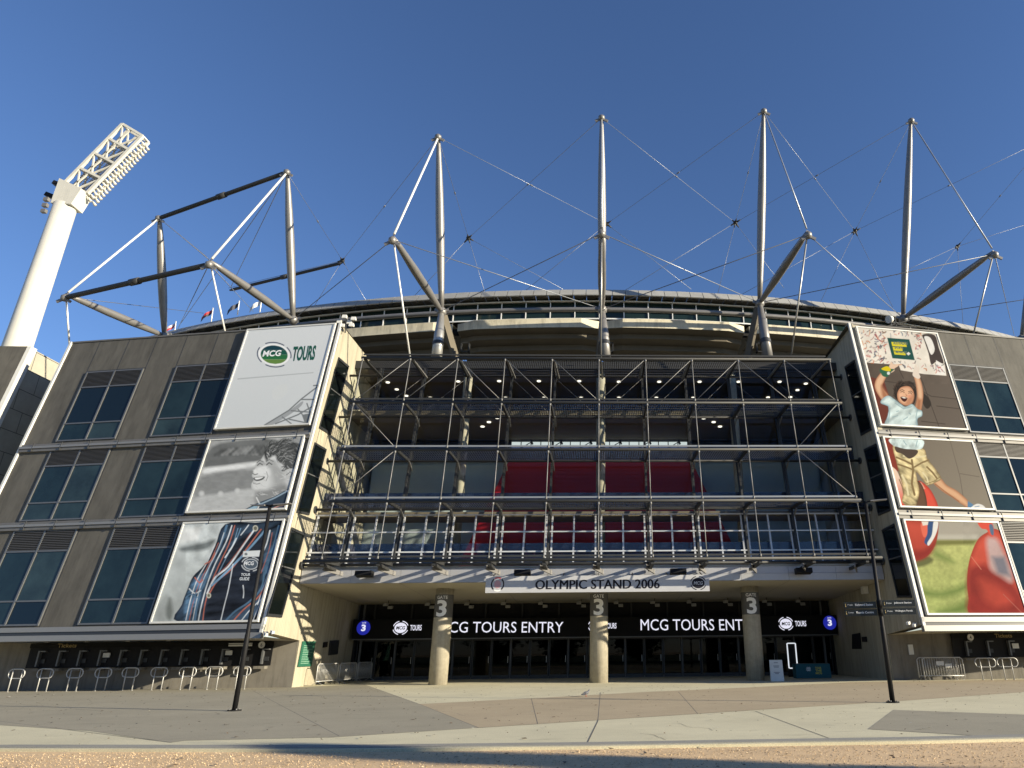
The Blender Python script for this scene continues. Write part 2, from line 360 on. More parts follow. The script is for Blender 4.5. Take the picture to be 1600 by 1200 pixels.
# gravel grain
g = MB(); gm = [mat('gravel_stone_%s' % n, c, .9) for n, c in (('gold', (.55, .39, .22)), ('pale', (.62, .48, .31)), ('brown', (.38, .26, .14)))]
for i in range(16000):
    y = 9.5 + 5.2 * random.random()**.8; x = random.uniform(-13, 10); 
    if y > kerbY(x) - .1: continue
    s_ = random.uniform(.006, .014); z = -.058; a = random.uniform(0, 6)
    B = [(x + s_ * math.cos(a + t), y + s_ * math.sin(a + t), z) for t in (0, 2.1, 4.2)]; T = (x, y, z + s_ * random.uniform(.7, 1.3)); m = random.choice(gm)
    for k in range(3): g.face([B[k], B[(k + 1) % 3], T], m)
tag(g.build('loose_gravel', kind='stuff'), 'golden loose gravel strip in front of the kerb', 'gravel')

# ============================================================ ENTRANCE WINGS
LP = Plane(-15.76, 35.5, R(-9.4), .152)
RP = Plane(15.5, 35.0, R(9.4), .16)
def make_wing(pl, sg, label, wins, lv, end, side_x):
    """sg=-1 left wing, +1 right wing; s runs away from the atrium as sg*s"""
    root = thing('entrance_wing', label, 'building')
    g = MB(); Y2 = 49.0
    a, e = 0.0, sg * end
    # the wall: leaning front face, body, soffit
    f = lambda s_, z: pl.p(s_, z)
    A = [f(a, 2.7), f(e, 2.7), f(e, 20), f(a, 20)]
    B = [np.array([p[0], Y2, p[2]]) for p in A]
    B[0][0] = side_x(2.7); B[3][0] = side_x(20)
    g.face(A, M_['clad']); g.face([A[1], B[1], B[2], A[2]], M_['clad']); g.face([A[3], A[2], B[2], B[3]], M_['clad'])
    g.build('wall', root)
    # inner side wall of board marked concrete
    g = MB(); x = side_x
    Yf = lambda z: pl.p(0, z)[1]
    prof = [(39.6, 0), (39.6, 2.28), (Yf(2.6) , 2.62), (Yf(20), 20.05), (42.3, 20.0), (46.0, 19.9), (46.0, 18.3), (49.0, 18.3), (49.0, 0)]
    if sg > 0: prof = [(y - (.5 if i < 2 else 0), z) for i, (y, z) in enumerate(prof)]
    inn = [(x(z), y, z) for y, z in prof]; out = [(x(z) + sg * .5, y + .12, z - .03) for y, z in prof]
    g.hexa(inn, out, M_['board'])
    sw = g.build('side_wall', root)
    # trims
    g = MB()
    pl.slab(g, sg * .02, sg * .16, 2.55, 20.05, .0, .14, M_['whitetrim']); pl.slab(g, sg * .17, sg * .28, 2.6, 20.0, .0, .05, M_['darkframe'])
    g.build('corner_fin', root)
    if sg < 0:
        g = MB(); pl.slab(g, e - .12, e + .02, 2.6, 20.05, -.1, .10, M_['whitetrim']); g.build('corner_fin', root)
    for zc in lv:
        g = MB(); lo, hi = sorted((sg * .17, e))
        pl.slab(g, lo, hi, zc - .27, zc - .10, .002, .14, M_['cladfine']); pl.slab(g, lo, hi, zc - .097, zc + .03, .002, .20, M_['alu']); pl.slab(g, lo, hi, zc + .033, zc + .2, .002, .09, M_['cladfine'])
        k = 0
        while k * 1.8 < end - 1: pl.slab(g, *sorted((sg * (.9 + k * 1.8), sg * (.93 + k * 1.8))), zc - .28, zc + .21, .15, .206, M_['darkframe']); k += 1
        g.build('floor_line_trim', root)
    g = MB(); lo, hi = sorted((sg * .02, e))
    pl.slab(g, lo, hi, 2.3, 2.56, -.08, .16, M_['alu']); pl.slab(g, lo, hi, 2.563, 2.72, -.05, .10, M_['darkframe']); pl.slab(g, lo, hi, 2.723, 2.95, .002, .14, M_['alu'])
    g.build('edge_trim', root); g = MB(); pl.slab(g, lo, hi, 19.98, 20.08, -.3, .05, M_['cladfine']); g.build('parapet_cap', root)
    # soffit and ticket wall
    g = MB(); p0, p1 = pl.p(sg * .02, 2.4), pl.p(e, 2.4); WY = 39.6 if sg < 0 else 39.1
    g.face([p0, p1, (p1[0], WY + 6, 2.26), (p0[0], WY + .05, 2.26)], M_['soffit']); g.build('soffit', root)
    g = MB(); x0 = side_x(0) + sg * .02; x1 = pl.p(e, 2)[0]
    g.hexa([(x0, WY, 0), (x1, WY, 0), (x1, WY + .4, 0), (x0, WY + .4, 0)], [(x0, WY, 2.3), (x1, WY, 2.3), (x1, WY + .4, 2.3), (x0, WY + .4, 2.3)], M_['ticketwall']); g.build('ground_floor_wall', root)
    # cladding joints: shadow gaps
    g = MB()
    for s_, z0, z1 in wins['joints']: pl.slab(g, sg * s_ - .015, sg * s_ + .015, z0, z1, .002, .006, M_['darkframe'])
    for s0, s1, z in wins['hjoints']: pl.slab(g, *sorted((sg * s0, sg * s1)), z - .015, z + .015, .002, .006, M_['darkframe'])
    g.build('cladding_joint', root)
    # windows: frame > pane, louvre
    for (s0, s1, z0, z1) in wins['w']:
        lo, hi = sorted((sg * s0, sg * s1)); zl = z1 - (z1 - z0) * .245; zt = z0 + (z1 - z0) * .235; md = (lo + hi) / 2
        g = MB(); o1 = .07
        for s_ in (lo, hi - .08, md - .045): pl.slab(g, s_, s_ + (.09 if s_ == md - .045 else .08), z0, z1, .002, o1, M_['winframe'])
        for z in (z0, z1 - .08, zl, zt):
            for q0, q1 in ((lo + .082, md - .047), (md + .047, hi - .082)): pl.slab(g, q0, q1, z, z + .08, .002, o1 - .01, M_['winframe'])
        fr = g.build('window', root)
        for q0, q1 in ((lo + .08, md - .045), (md + .045, hi - .08)):
            wg = random.choice(WG); g = MB(); pl.slab(g, q0, q1, z0 + .08, zt, .003, .02, random.choice(WG)); pl.slab(g, q0, q1, zt + .08, zl, .003, .02, wg); g.build('pane', fr)
            g = MB(); pl.slab(g, q0, q1, zl + .08, z1 - .08, .003, .010, M_['black']); n = 11; h = (z1 - zl - .17) / n
            for i in range(n):
                z = zl + .09 + i * h
                g.hexa([pl.p(q0, z, .012), pl.p(q1, z, .012), pl.p(q1, z, .06), pl.p(q0, z, .06)], [pl.p(q0, z + h * .72, .012), pl.p(q1, z + h * .72, .012), pl.p(q1, z + h * .35, .06), pl.p(q0, z + h * .35, .06)], M_['louvre'])
            g.build('louvre', fr)
    return root
LW = [(6.20, 10.0, 3.05, 7.95), (12.15, 15.95, 3.05, 7.95), (6.20, 10.0, 8.45, 12.6), (12.15, 15.95, 8.45, 12.6), (6.20, 10.0, 13.15, 17.75), (12.15, 15.95, 13.15, 17.75)]
jt = [(8.0, 17.8, 19.95), (14.0, 17.8, 19.95)]
for z0, z1 in ((3.0, 7.95), (8.42, 12.6), (13.1, 19.95)): jt += [(10.07, z0, z1), (12.08, z0, z1), (16.02, z0, z1), (6.12, z0, z1)]
def lx(z): return -15.80 + .022 * (z - 2.6)
def rx(z): return 15.52 - .008 * (z - 2.6)
lwing = make_wing(LP, -1, 'dark clad wing left of the entrance with sloping windows and ticket counter under it', dict(w=LW, joints=jt, hjoints=[(6.2, 10, 17.82), (12.1, 16, 17.82)]), (8.19, 12.82), 18.0, lx)
RW = [(6.12, 9.95, 3.05, 7.88), (6.12, 9.95, 8.4, 12.6), (6.12, 9.95, 13.1, 17.65), (12.2, 16, 3.05, 7.88), (12.2, 16, 8.4, 12.6), (12.2, 16, 13.1, 17.65)]
rwing = make_wing(RP, 1, 'sunlit grey brown clad wing right of the entrance beside the child posters', dict(w=RW, joints=jt, hjoints=[(6.2, 10, 17.74), (12.1, 16, 17.74)]), (8.12, 12.75), 18.0, rx)
# tall slit windows in the two side walls
def slit(root, X, quad, sg):
    P = [atX(u, v, X((2.6 + 8))) for u, v in quad]
    P = [np.array([X(p[2]), p[1], p[2]]) for p in P]; off = np.array([-sg * .004, 0, 0]); g = MB()
    c = sum(P) / 4
    n = len(P)
    for i in range(n):
        a, b = P[i], P[(i + 1) % n]; ai, bi = a + (c - a) * .06, b + (c - b) * .06
        g.hexa([a + off, b + off, bi + off, ai + off], [a + off * 15, b + off * 15, bi + off * 15, ai + off * 15], M_['darkframe'])
    m1 = P[0] * .55 + P[3] * .45; m2 = P[1] * .55 + P[2] * .45; g.beam(m1 + off * 6, m2 + off * 6, .06, .06, M_['winframe'])
    wn = g.build('side_window', root); g = MB(); g.face([p + off * 2 for p in P], M_['slit']); g.build('pane', wn)
for q in ([(524, 558), (540, 572), (514, 680), (496, 669)], [(490, 691), (508, 702), (483, 805), (464, 801)], [(457, 824), (477, 833), (444, 965), (421, 963)]): slit(lwing, lx, q, -1)
for q in ([(1337, 562), (1322, 573), (1347, 681), (1363, 672)], [(1370, 693), (1351, 702), (1373, 806), (1392, 798)], [(1397, 818), (1378, 828), (1402, 934), (1424, 934)]): slit(rwing, rx, q, 1)

# ticket counters under the wings
def ticket(root, x0, x1, Y, n, sgn, letters, counterx):
    g = MB(); g.box((x0, Y - .05, 1.07), (x1, Y - .005, 2.03), M_['black']); g.box((x0, Y - .12, 2.03), (x1, Y - .005, 2.26), M_['screenface']); c = g.build('ticket_window_band', root)
    for i in range(n):
        x = x0 + (i + .6) * (x1 - x0) / n
        g = MB(); g.box((x - .04, Y - .25, 1.15), (x + .04, Y - .055, 1.9), M_['winframe']); g.box((x + .04, Y - .24, 1.84), (x + .32, Y - .06, 1.9), M_['winframe']); g.box((x + .06, Y - .10, 1.3), (x + .3, Y - .06, 1.5), M_['darkframe']); g.build('counter_divider', root)
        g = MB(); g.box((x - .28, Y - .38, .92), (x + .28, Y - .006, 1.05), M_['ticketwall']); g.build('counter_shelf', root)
    return c
ticket(lwing, -29.4, -17.05, 39.45, 12, -1, 'Tickets', None)
text('Tickets', (-28.0, 39.31, 2.05), (.95, 0, 0), (0, 0, .19), M_['gold'], lwing, .01)
text('Tickets', (21.25, 38.81, 2.05), (.95, 0, 0), (0, 0, .19), M_['gold'], rwing, .01)
ticket(rwing, 18.9, 30.5, 38.95, 10, 1, 'Tickets', None)
g = MB()
for (a, b) in ((-25.6, 1.55), (-19.4, 1.6)): g.box((a, 39.30, b), (a + .34, 39.36, b + .22), M_['whitetrim']); g.build('notice', lwing); g = MB()
g.box((-19.3, 39.28, 2.14), (-18.1, 39.32, 2.18), M_['whitetrim']); g.box((-19.3, 39.28, 2.02), (-18.1, 39.32, 2.11), M_['whitetrim']); g.build('notice', lwing)
g = MB(); g.box((22.1, 38.79, 1.5), (22.45, 38.83, 1.75), M_['whitetrim']); g.build('notice', rwing); g = MB(); g.box((24.7, 38.79, 1.2), (25.1, 38.83, 1.95), mat('yellow_poster', (.5, .42, .03), .6)); g.build('notice', rwing); g = MB(); g.box((16.55, 39.0, 1.25), (16.8, 39.07, 1.75), M_['whitetrim']); g.build('notice', rwing)
for xx, yy, rt, bd in ((-17.6, 39.3, lwing, '6'), (19.9, 38.8, rwing, '4')):
    g = MB(); g.tube([(xx, yy, 2.08), (xx, yy - .03, 2.08)], .17, M_['whitetrim'], 20); g.build('number_disc', rt)
    text(bd, (xx - .05, yy - .035, 1.99), (.1, 0, 0), (0, 0, .18), M_['ink'], rt, .01)
for i in range(8):                                      # soffit downlights
    for rt, pl, sg in ((lwing, LP, -1), (rwing, RP, 1)):
        p = pl.p(sg * (1.5 + i * 2.3), 2.4); g = MB(); q = (p[0], p[1] + 2.0, 2.33); g.tube([q, (q[0], q[1], 2.30)], .11, M_['steellight'], 14); g.build('recessed_light', rt)

# ============================================================ POSTERS
def poster(pl, a0, a1, z0, z1, label, sg, bgm, name='poster_panel'):
    root = thing(name, label, 'poster', 'printed panels on the wings')
    g = MB(); pl.slab(g, a0, a1, z0, z1, .02, .16, M_['whitetrim']); g.build('backing_panel', root)
    g = MB(); t = .09
    for q in ((a0 - t, a0, z0 - t, z1 + t), (a1, a1 + t, z0 - t, z1 + t), (a0, a1, z0 - t, z0), (a0, a1, z1, z1 + t)): pl.slab(g, *q, .02, .20, M_['whitetrim'])
    g.build('frame', root)
    return root
def prj(P):
    P = P - EYE; c, s_ = math.cos(YW), math.sin(YW)
    x = P[..., 0] * c - P[..., 1] * s_; y = P[..., 0] * s_ + P[..., 1] * c; z = P[..., 2]
    F = y * math.cos(PT) + z * math.sin(PT); U = -y * math.sin(PT) + z * math.cos(PT); c, s_ = math.cos(RL), math.sin(RL)
    return CX + CF * (x * c - U * s_) / F, CY - CF * (x * s_ + U * c) / F
def vnoise(x, y, seed=0):
    xi = np.floor(x).astype(int); yi = np.floor(y).astype(int); fx = x - xi; fy = y - yi; fx = fx * fx * (3 - 2 * fx); fy = fy * fy * (3 - 2 * fy)
    def h(a, b): v = np.sin(a * 127.1 + b * 311.7 + seed * 74.7) * 43758.5453; return v - np.floor(v)
    return (h(xi, yi) * (1 - fx) + h(xi + 1, yi) * fx) * (1 - fy) + (h(xi, yi + 1) * (1 - fx) + h(xi + 1, yi + 1) * fx) * fy
def fnoise(x, y, seed=0, o=4): return sum(vnoise(x * 2**k, y * 2**k, seed + k) * .5**(k + 1) for k in range(o)) / (1 - .5**o)
_pm = {}
def print_mat():
    if 'm' in _pm: return _pm['m']
    m = bpy.data.materials.new('printed_vinyl'); m.use_nodes = True; t = m.node_tree; b = t.nodes['Principled BSDF']; b.inputs['Roughness'].default_value = .8; b.inputs['Specular IOR Level'].default_value = .1
    a = t.nodes.new('ShaderNodeAttribute'); a.attribute_name = 'print'; t.links.new(a.outputs['Color'], b.inputs['Base Color']); _pm['m'] = m; return m
class Art:
    """a printed picture: soft shapes laid on a fine grid of the panel, kept as its print colours"""
    def __init__(s, pl, rect, step=.02):
        s.pl = pl; a0, a1, z0, z1 = rect; s.nx = int((a1 - a0) / step) + 1; s.ny = int((z1 - z0) / step) + 1
        A, Z = np.meshgrid(np.linspace(a0, a1, s.nx), np.linspace(z0, z1, s.ny))
        s.P = s.pl.P0 + A[..., None] * s.pl.d + (s.pl.k * (Z - 4))[..., None] * s.pl.n + (Z - 4)[..., None] * np.array([0, 0, 1.]) + s.pl.N * .165
        s.U, s.V = prj(s.P); s.C = np.full(s.U.shape + (3,), .5); s.k = 0; s.f = .9; s.last = None
    def rgb(s, c): return np.array(c['rgb'][:]) if not isinstance(c, (tuple, list, np.ndarray)) else np.array([lin(x) * GAIN[0] for x in c])
    def win(s, pts, pad):
        us = [p[0] for p in pts]; vs = [p[1] for p in pts]; m = (s.U > min(us) - pad) & (s.U < max(us) + pad) & (s.V > min(vs) - pad) & (s.V < max(vs) + pad)
        j, i = np.nonzero(m)
        if len(j) == 0: return None
        return slice(j.min(), j.max() + 1), slice(i.min(), i.max() + 1)
    def sd(s, pts, W, closed=True):
        x, y = s.U[W], s.V[W]; D = np.full(x.shape, 1e9); ins = np.zeros(x.shape, bool); n = len(pts)
        for i in range(n if closed else n - 1):
            (ax, ay), (bx, by) = pts[i], pts[(i + 1) % n]; dx, dy = bx - ax, by - ay; L = dx * dx + dy * dy + 1e-9
            t = np.clip(((x - ax) * dx + (y - ay) * dy) / L, 0, 1); D = np.minimum(D, (x - ax - t * dx)**2 + (y - ay - t * dy)**2)
            if closed and ay != by: ins ^= ((ay > y) != (by > y)) & (x < (bx - ax) * (y - ay) / (by - ay) + ax)
        D = np.sqrt(D); return np.where(ins, D, -D) if closed else D
    def poly(s, pts, c, sm=True, lay=None, f=None, edge=None, ew=5, grad=None, fold=None):
        if sm and len(pts) > 4: pts = smooth_loop(pts, 4)
        f = f or s.f; W = s.win(pts, f + 1)
        if W is None: return
        D = s.sd(pts, W); al = np.clip(.5 + D / f, 0, 1)[..., None]; col_ = np.ones(D.shape + (3,)) * s.rgb(c)
        if grad: x0, y0, x1, y1, c2_ = grad; t = np.clip(((s.U[W] - x0) * (x1 - x0) + (s.V[W] - y0) * (y1 - y0)) / ((x1 - x0)**2 + (y1 - y0)**2), 0, 1)[..., None]; col_ = col_ * (1 - t) + s.rgb(c2_) * t
        if edge is not None: t = np.clip(1 - D / ew, 0, 1)[..., None]**1.5; col_ = col_ * (1 - t) + s.rgb(edge) * t
        if fold:
            am, sx, sy_, ang, sd_ = fold; ca, sa = math.cos(ang), math.sin(ang); u = s.U[W] * ca + s.V[W] * sa; v = -s.U[W] * sa + s.V[W] * ca
            q = fnoise(u / sx, v / sy_, sd_, 3); q = (q - .5) * 2; col_ = col_ * np.clip(1 + am * 2.2 * q, .15, 2.2)[..., None]
        s.C[W] = s.C[W] * (1 - al) + col_ * al
    def line(s, pts, wd, c, lay=None, f=None, a=1.0):
        f = f or s.f; W = s.win(pts, wd + f)
        if W is None: return
        D = s.sd([tuple(p) for p in pts], W, False); al = a * np.clip(.5 + (wd / 2 - D) / f, 0, 1)[..., None]; s.C[W] = s.C[W] * (1 - al) + s.rgb(c) * al
    def disc(s, u, v, ru, rv, c, n=28, sk=0, **k):
        s.poly([(u + ru * math.cos(2*math.pi*i/n) + sk * math.sin(2*math.pi*i/n) * rv, v - rv * math.sin(2*math.pi*i/n)) for i in range(n)], c, False, **k)
    def arc(s, u, v, ru, rv, a0, a1, wd, c, sk=0):
        n = 10; A = [R(a0 + (a1 - a0) * i / n) for i in range(n + 1)]; s.line([(u + (ru - wd / 2) * math.cos(t) + sk * math.sin(t) * rv, v - (rv - wd / 2) * math.sin(t)) for t in A], wd, c)
    def mottle(s, am, sc_, seed, u0=-1e9, v0=-1e9, u1=1e9, v1=1e9, o=4, asp=1.0):
        q = (fnoise(s.U / sc_, s.V / sc_ * asp, seed, o) - .5) * 2 * am; m = (s.U > u0) & (s.U < u1) & (s.V > v0) & (s.V < v1); s.C[m] = s.C[m] * np.clip(1 + 1.6 * q[m], .2, 2.5)[:, None]
    def strands(s, pts, n, ln, cs, wd, seed, ang, spread=.5):
        r = random.Random(seed); P = smooth_loop(pts, 3); us = [p[0] for p in P]; vs = [p[1] for p in P]
        for i in range(n):
            for _ in range(20):
                u = r.uniform(min(us), max(us)); v = r.uniform(min(vs), max(vs)); ins = False
                for q in range(len(P)):
                    (ax, ay), (bx, by) = P[q], P[(q + 1) % len(P)]
                    if (ay > v) != (by > v) and u < (bx - ax) * (v - ay) / (by - ay) + ax: ins = not ins
                if ins: break
            a = (ang(u, v) if callable(ang) else ang) + r.uniform(-spread, spread); b = a + r.uniform(-.5, .5); l = ln * r.uniform(.5, 1.2)
            s.line([(u, v), (u + l * .5 * math.cos(a), v + l * .5 * math.sin(a)), (u + l * .5 * (math.cos(a) + math.cos(b)), v + l * .5 * (math.sin(a) + math.sin(b)))], wd * r.uniform(.6, 1.4), r.choice(cs), f=.8, a=.75)
    def words(s, body, u0, v0, u1, v1, m, parent, weight=.01, shear=0, lean=0, rise=0):
        s.k += 1; off = .168 + s.k * .0008
        fn = lambda a, b: s.pl.px(u0 + (u1 - u0) * a + lean * b, v0 + (v1 - v0) * b + rise * a, off)
        return text(body, (0, 0, 0), (1, 0, 0), (0, 1, 0), m, parent, weight, shear, fn=fn)
    @property
    def g(s): return s
    def build(s, name, parent):
        L_ = s.C.mean(-1, keepdims=True); k_ = 1.04 if GAIN[0] < .8 else .82; s.C = np.clip(L_ + (s.C - L_) * k_, 0, 1)**(1.05 if GAIN[0] < .8 else 1.12) * (1.03 if GAIN[0] < .8 else 1.06); s.C = np.clip(s.C * (1 + (np.random.RandomState(1).rand(*s.U.shape)[..., None] - .5) * .06), 0, 1)
        nx, ny = s.nx, s.ny; I = np.arange(nx * ny).reshape(ny, nx); F = np.stack([I[:-1, :-1], I[:-1, 1:], I[1:, 1:], I[1:, :-1]], -1).reshape(-1, 4)
        me = bpy.data.meshes.new(name); me.vertices.add(nx * ny); me.vertices.foreach_set('co', s.P.reshape(-1)); me.loops.add(F.size); me.loops.foreach_set('vertex_index', F.reshape(-1)); me.polygons.add(len(F)); me.polygons.foreach_set('loop_start', np.arange(0, F.size, 4)); me.polygons.foreach_set('loop_total', np.full(len(F), 4)); me.update(calc_edges=True)
        at_ = me.color_attributes.new('print', 'FLOAT_COLOR', 'POINT'); at_.data.foreach_set('color', np.concatenate([s.C.reshape(-1, 3), np.ones((nx * ny, 1))], 1).astype(np.float32).reshape(-1))
        me.materials.append(print_mat()); o = bpy.data.objects.new(name, me); col.objects.link(o); o.parent = parent; return o
def c4(x, y): return (x / 2.857, 480 + y / 2.857)
def c5(x, y): return (x / 2.857, 780 + y / 2.857)
def c1(x, y): return (1260 + x / 4.615, 500 + y / 4.615)
def c2(x, y): return (1260 + x / 4.615, 740 + y / 4.615)
def mp(f, L): return [f(*p) for p in L]

# -- left top: logo poster
r_ = (-5.95, -.42, 13.42, 19.92)
po = poster(LP, *r_, 'white poster with round green logo and the word TOURS, topmost on the left wing', -1, None)
A = Art(LP, r_); A.poly([(380, 500), (560, 490), (500, 690), (320, 690)], prt(222, 226, 229), False)
A.poly([(300, 480), (560, 480), (520, 700), (300, 700)], (216, 221, 225), False, grad=(440, 510, 420, 670, (206, 212, 216)))
A.poly(mp(c4, [(1060, 318), (1400, 290), (1398, 294), (1060, 323)]), prt(180, 186, 190), False)
A.poly(mp(c4, [(1215, 375), (1240, 350), (1280, 345), (1282, 380), (1250, 410), (1220, 410)]), prt(212, 217, 219))
dk = prt(128, 134, 138); md = prt(165, 170, 174)
A.poly(mp(c4, [(1180, 525), (1240, 490), (1300, 455), (1350, 420), (1345, 440), (1300, 475), (1260, 500), (1210, 528)]), md)
for L in ([(1180, 527), (1290, 460), (1345, 410), (1430, 345)], [(1230, 520), (1330, 480), (1400, 440)], [(1300, 462), (1400, 470), (1420, 465)], [(1345, 412), (1425, 412)], [(1290, 500), (1385, 520)], [(1330, 455), (1350, 480), (1365, 520)], [(1400, 350), (1430, 348)], [(1260, 490), (1300, 520)], [(1370, 430), (1395, 500)]): A.line(mp(c4, L), 2.0, dk)
A.poly(mp(c4, [(1350, 480), (1400, 470), (1395, 520), (1360, 515)]), dk)
gr = prt(20, 110, 80); nv = prt(30, 55, 100)
lc = c4(1224, 212); A.disc(*lc, 24.5, 17, prt(240, 242, 243), sk=-.12)
for i, (cc) in enumerate([(22, 75, 90), (20, 100, 85), (40, 125, 75), (110, 150, 70)]):
    n = 24; v0 = -14.5 + i * 7.25; pts = []
    for j in range(n + 1):
        t = -14.5 + 29 * j / n
        if v0 <= t <= v0 + 7.4: pts.append(t)
    hw = lambda t: 21 * math.sqrt(max(0, 1 - (t / 14.6)**2))
    ts = [v0 + 7.35 * q / 6 for q in range(7)]
    A.poly([(lc[0] - hw(t) + .12 * t, lc[1] + t) for t in ts] + [(lc[0] + hw(t) + .12 * t, lc[1] + t) for t in ts[::-1]], prt(*cc), False)
for a0, a1 in ((50, 115), (-15, 35), (145, 215), (235, 300)): A.arc(*lc, 27, 20, a0, a1, 1.5, nv, sk=-.12)
A.g.build('printed_picture', po)
A.words('MCG', lc[0] - 16, lc[1] + 5.5, lc[0] + 14, lc[1] - 3.8, prt(245, 246, 247), po, .03, .25, rise=-1.2)
A.words('TOURS', *c4(1311, 248), *c4(1412, 182), prt(15, 85, 65), po, .035, .15, lean=2.5, rise=-2)

# -- left middle: smiling older person looking up, black and white
r_ = (-5.98, -.52, 8.62, 12.66)
po = poster(LP, *r_, 'black and white poster of a smiling face looking up, middle of the left wing', -1, None)
A = Art(LP, r_); G = lambda x: prt(x, min(255, x + 3), min(255, x + 4))
A.poly([(280, 660), (520, 660), (520, 830), (260, 830)], G(176), False); A.f = 5
A.poly(mp(c4, [(930, 640), (1020, 600), (1230, 590), (1190, 650), (1150, 690), (1060, 700), (920, 725)]), G(118))
for q in range(12): x = 960 + q * 17; A.line(mp(c4, [(x, 660 - q), (x + 30, 640 - q * 2), (x + 50, 655)]), 2.5, G(random.choice([90, 100, 145, 160])))
A.poly(mp(c4, [(918, 718), (1000, 708), (1150, 690), (1150, 708), (1010, 728), (912, 742)]), G(226))
A.poly(mp(c4, [(905, 758), (1140, 728), (1130, 820), (1000, 850), (870, 850)]), G(146))
A.poly(mp(c4, [(880, 850), (1000, 830), (1130, 810), (1140, 860), (1100, 900), (850, 915)]), G(190))
A.mottle(.28, 16, 3, v1=712); A.mottle(.10, 9, 5, v0=712, asp=2)
for q in ((900, 832), (985, 833), (1060, 820)): A.disc(*c4(*q), 4, 4, G(205), f=4)
A.f = 1.0
A.poly(mp(c4, [(1195, 640), (1170, 672), (1158, 694), (1143, 712), (1124, 750), (1132, 768), (1121, 792), (1124, 812), (1140, 824), (1148, 845), (1160, 862), (1205, 862), (1262, 822), (1300, 772), (1300, 700), (1250, 640)]), G(216), edge=G(186), ew=6)
A.poly(mp(c4, [(1200, 700), (1240, 700), (1275, 745), (1270, 800), (1215, 850), (1190, 860), (1170, 850), (1195, 820), (1215, 780)]), G(176), f=12)
A.poly(mp(c4, [(1145, 822), (1200, 815), (1270, 790), (1280, 830), (1230, 860), (1170, 880), (1140, 870)]), G(150), f=7)
A.poly(mp(c4, [(1178, 652), (1190, 618), (1222, 600), (1280, 592), (1330, 610), (1362, 640), (1362, 700), (1345, 745), (1318, 770), (1300, 735), (1278, 728), (1262, 700), (1240, 690), (1228, 662), (1205, 672), (1190, 690)]), G(92), f=4)
HP = mp(c4, [(1178, 652), (1190, 618), (1222, 600), (1280, 592), (1330, 610), (1362, 640), (1362, 700), (1345, 745), (1318, 770), (1300, 735), (1278, 728), (1262, 700), (1240, 690), (1228, 662), (1205, 672), (1190, 690)])
hc = c4(1275, 700)
A.strands(HP, 420, 9, [G(58), G(78), G(98), G(130), G(160), G(70)], 1.0, 4, lambda u, v: math.atan2(v - hc[1], u - hc[0]) + 1.5, .5)
A.poly(mp(c4, [(1268, 740), (1285, 722), (1312, 722), (1316, 742), (1300, 765), (1280, 775)]), G(196)); A.line(mp(c4, [(1280, 748), (1295, 735), (1306, 740), (1296, 758)]), 1.3, G(110))
A.poly(mp(c4, [(1142, 712), (1150, 692), (1178, 688), (1186, 706), (1165, 716)]), G(176), f=4); A.poly(mp(c4, [(1186, 706), (1194, 686), (1224, 684), (1232, 704), (1208, 716)]), G(178), f=4); A.poly(mp(c4, [(1150, 715), (1190, 712), (1205, 745), (1180, 752), (1150, 745)]), G(226), f=7); A.poly(mp(c4, [(1130, 728), (1142, 722), (1150, 735), (1136, 745)]), G(228), f=3); A.strands(mp(c4, [(1195, 640), (1170, 672), (1143, 712), (1124, 750), (1132, 768), (1121, 792), (1140, 824), (1160, 862), (1205, 862), (1262, 822), (1300, 772), (1300, 700), (1250, 640)]), 60, 7, [G(196), G(206), G(226), G(186)], .8, 14, .4, .8)
A.line(mp(c4, [(1150, 706), (1160, 696), (1172, 704)]), 1.3, G(95)); A.line(mp(c4, [(1190, 704), (1201, 694), (1214, 702)]), 1.5, G(90)); A.line(mp(c4, [(1147, 694), (1160, 684), (1175, 690)]), 1.1, G(110)); A.line(mp(c4, [(1188, 688), (1202, 680), (1220, 688)]), 1.1, G(110))
A.poly(mp(c4, [(1132, 762), (1150, 758), (1182, 756), (1172, 770), (1150, 776), (1136, 772)]), G(95)); A.poly(mp(c4, [(1138, 762), (1152, 760), (1176, 758), (1160, 767), (1142, 769)]), G(235))
A.line(mp(c4, [(1128, 742), (1138, 748), (1150, 744)]), 1.2, G(110)); A.line(mp(c4, [(1190, 735), (1196, 755), (1188, 775)]), 1.0, G(150)); A.line(mp(c4, [(1130, 785), (1146, 790), (1160, 786)]), 1.2, G(150))
A.poly(mp(c4, [(1120, 888), (1165, 868), (1225, 845), (1285, 812), (1305, 815), (1300, 870), (1285, 900), (1090, 915)]), prt(62, 80, 98))
A.line(mp(c4, [(1145, 850), (1160, 880), (1150, 900)]), 1.8, G(225)); A.line(mp(c4, [(1165, 878), (1225, 852), (1280, 822)]), 2.2, prt(150, 175, 195)); A.poly(mp(c4, [(1095, 905), (1140, 885), (1165, 872), (1140, 905)]), prt(150, 185, 205))
A.poly(mp(c4, [(1275, 818), (1305, 812), (1300, 840), (1292, 835)]), G(220)); A.line(mp(c4, [(1210, 902), (1250, 885), (1290, 885)]), 1.6, prt(205, 150, 140))
A.g.build('printed_picture', po)

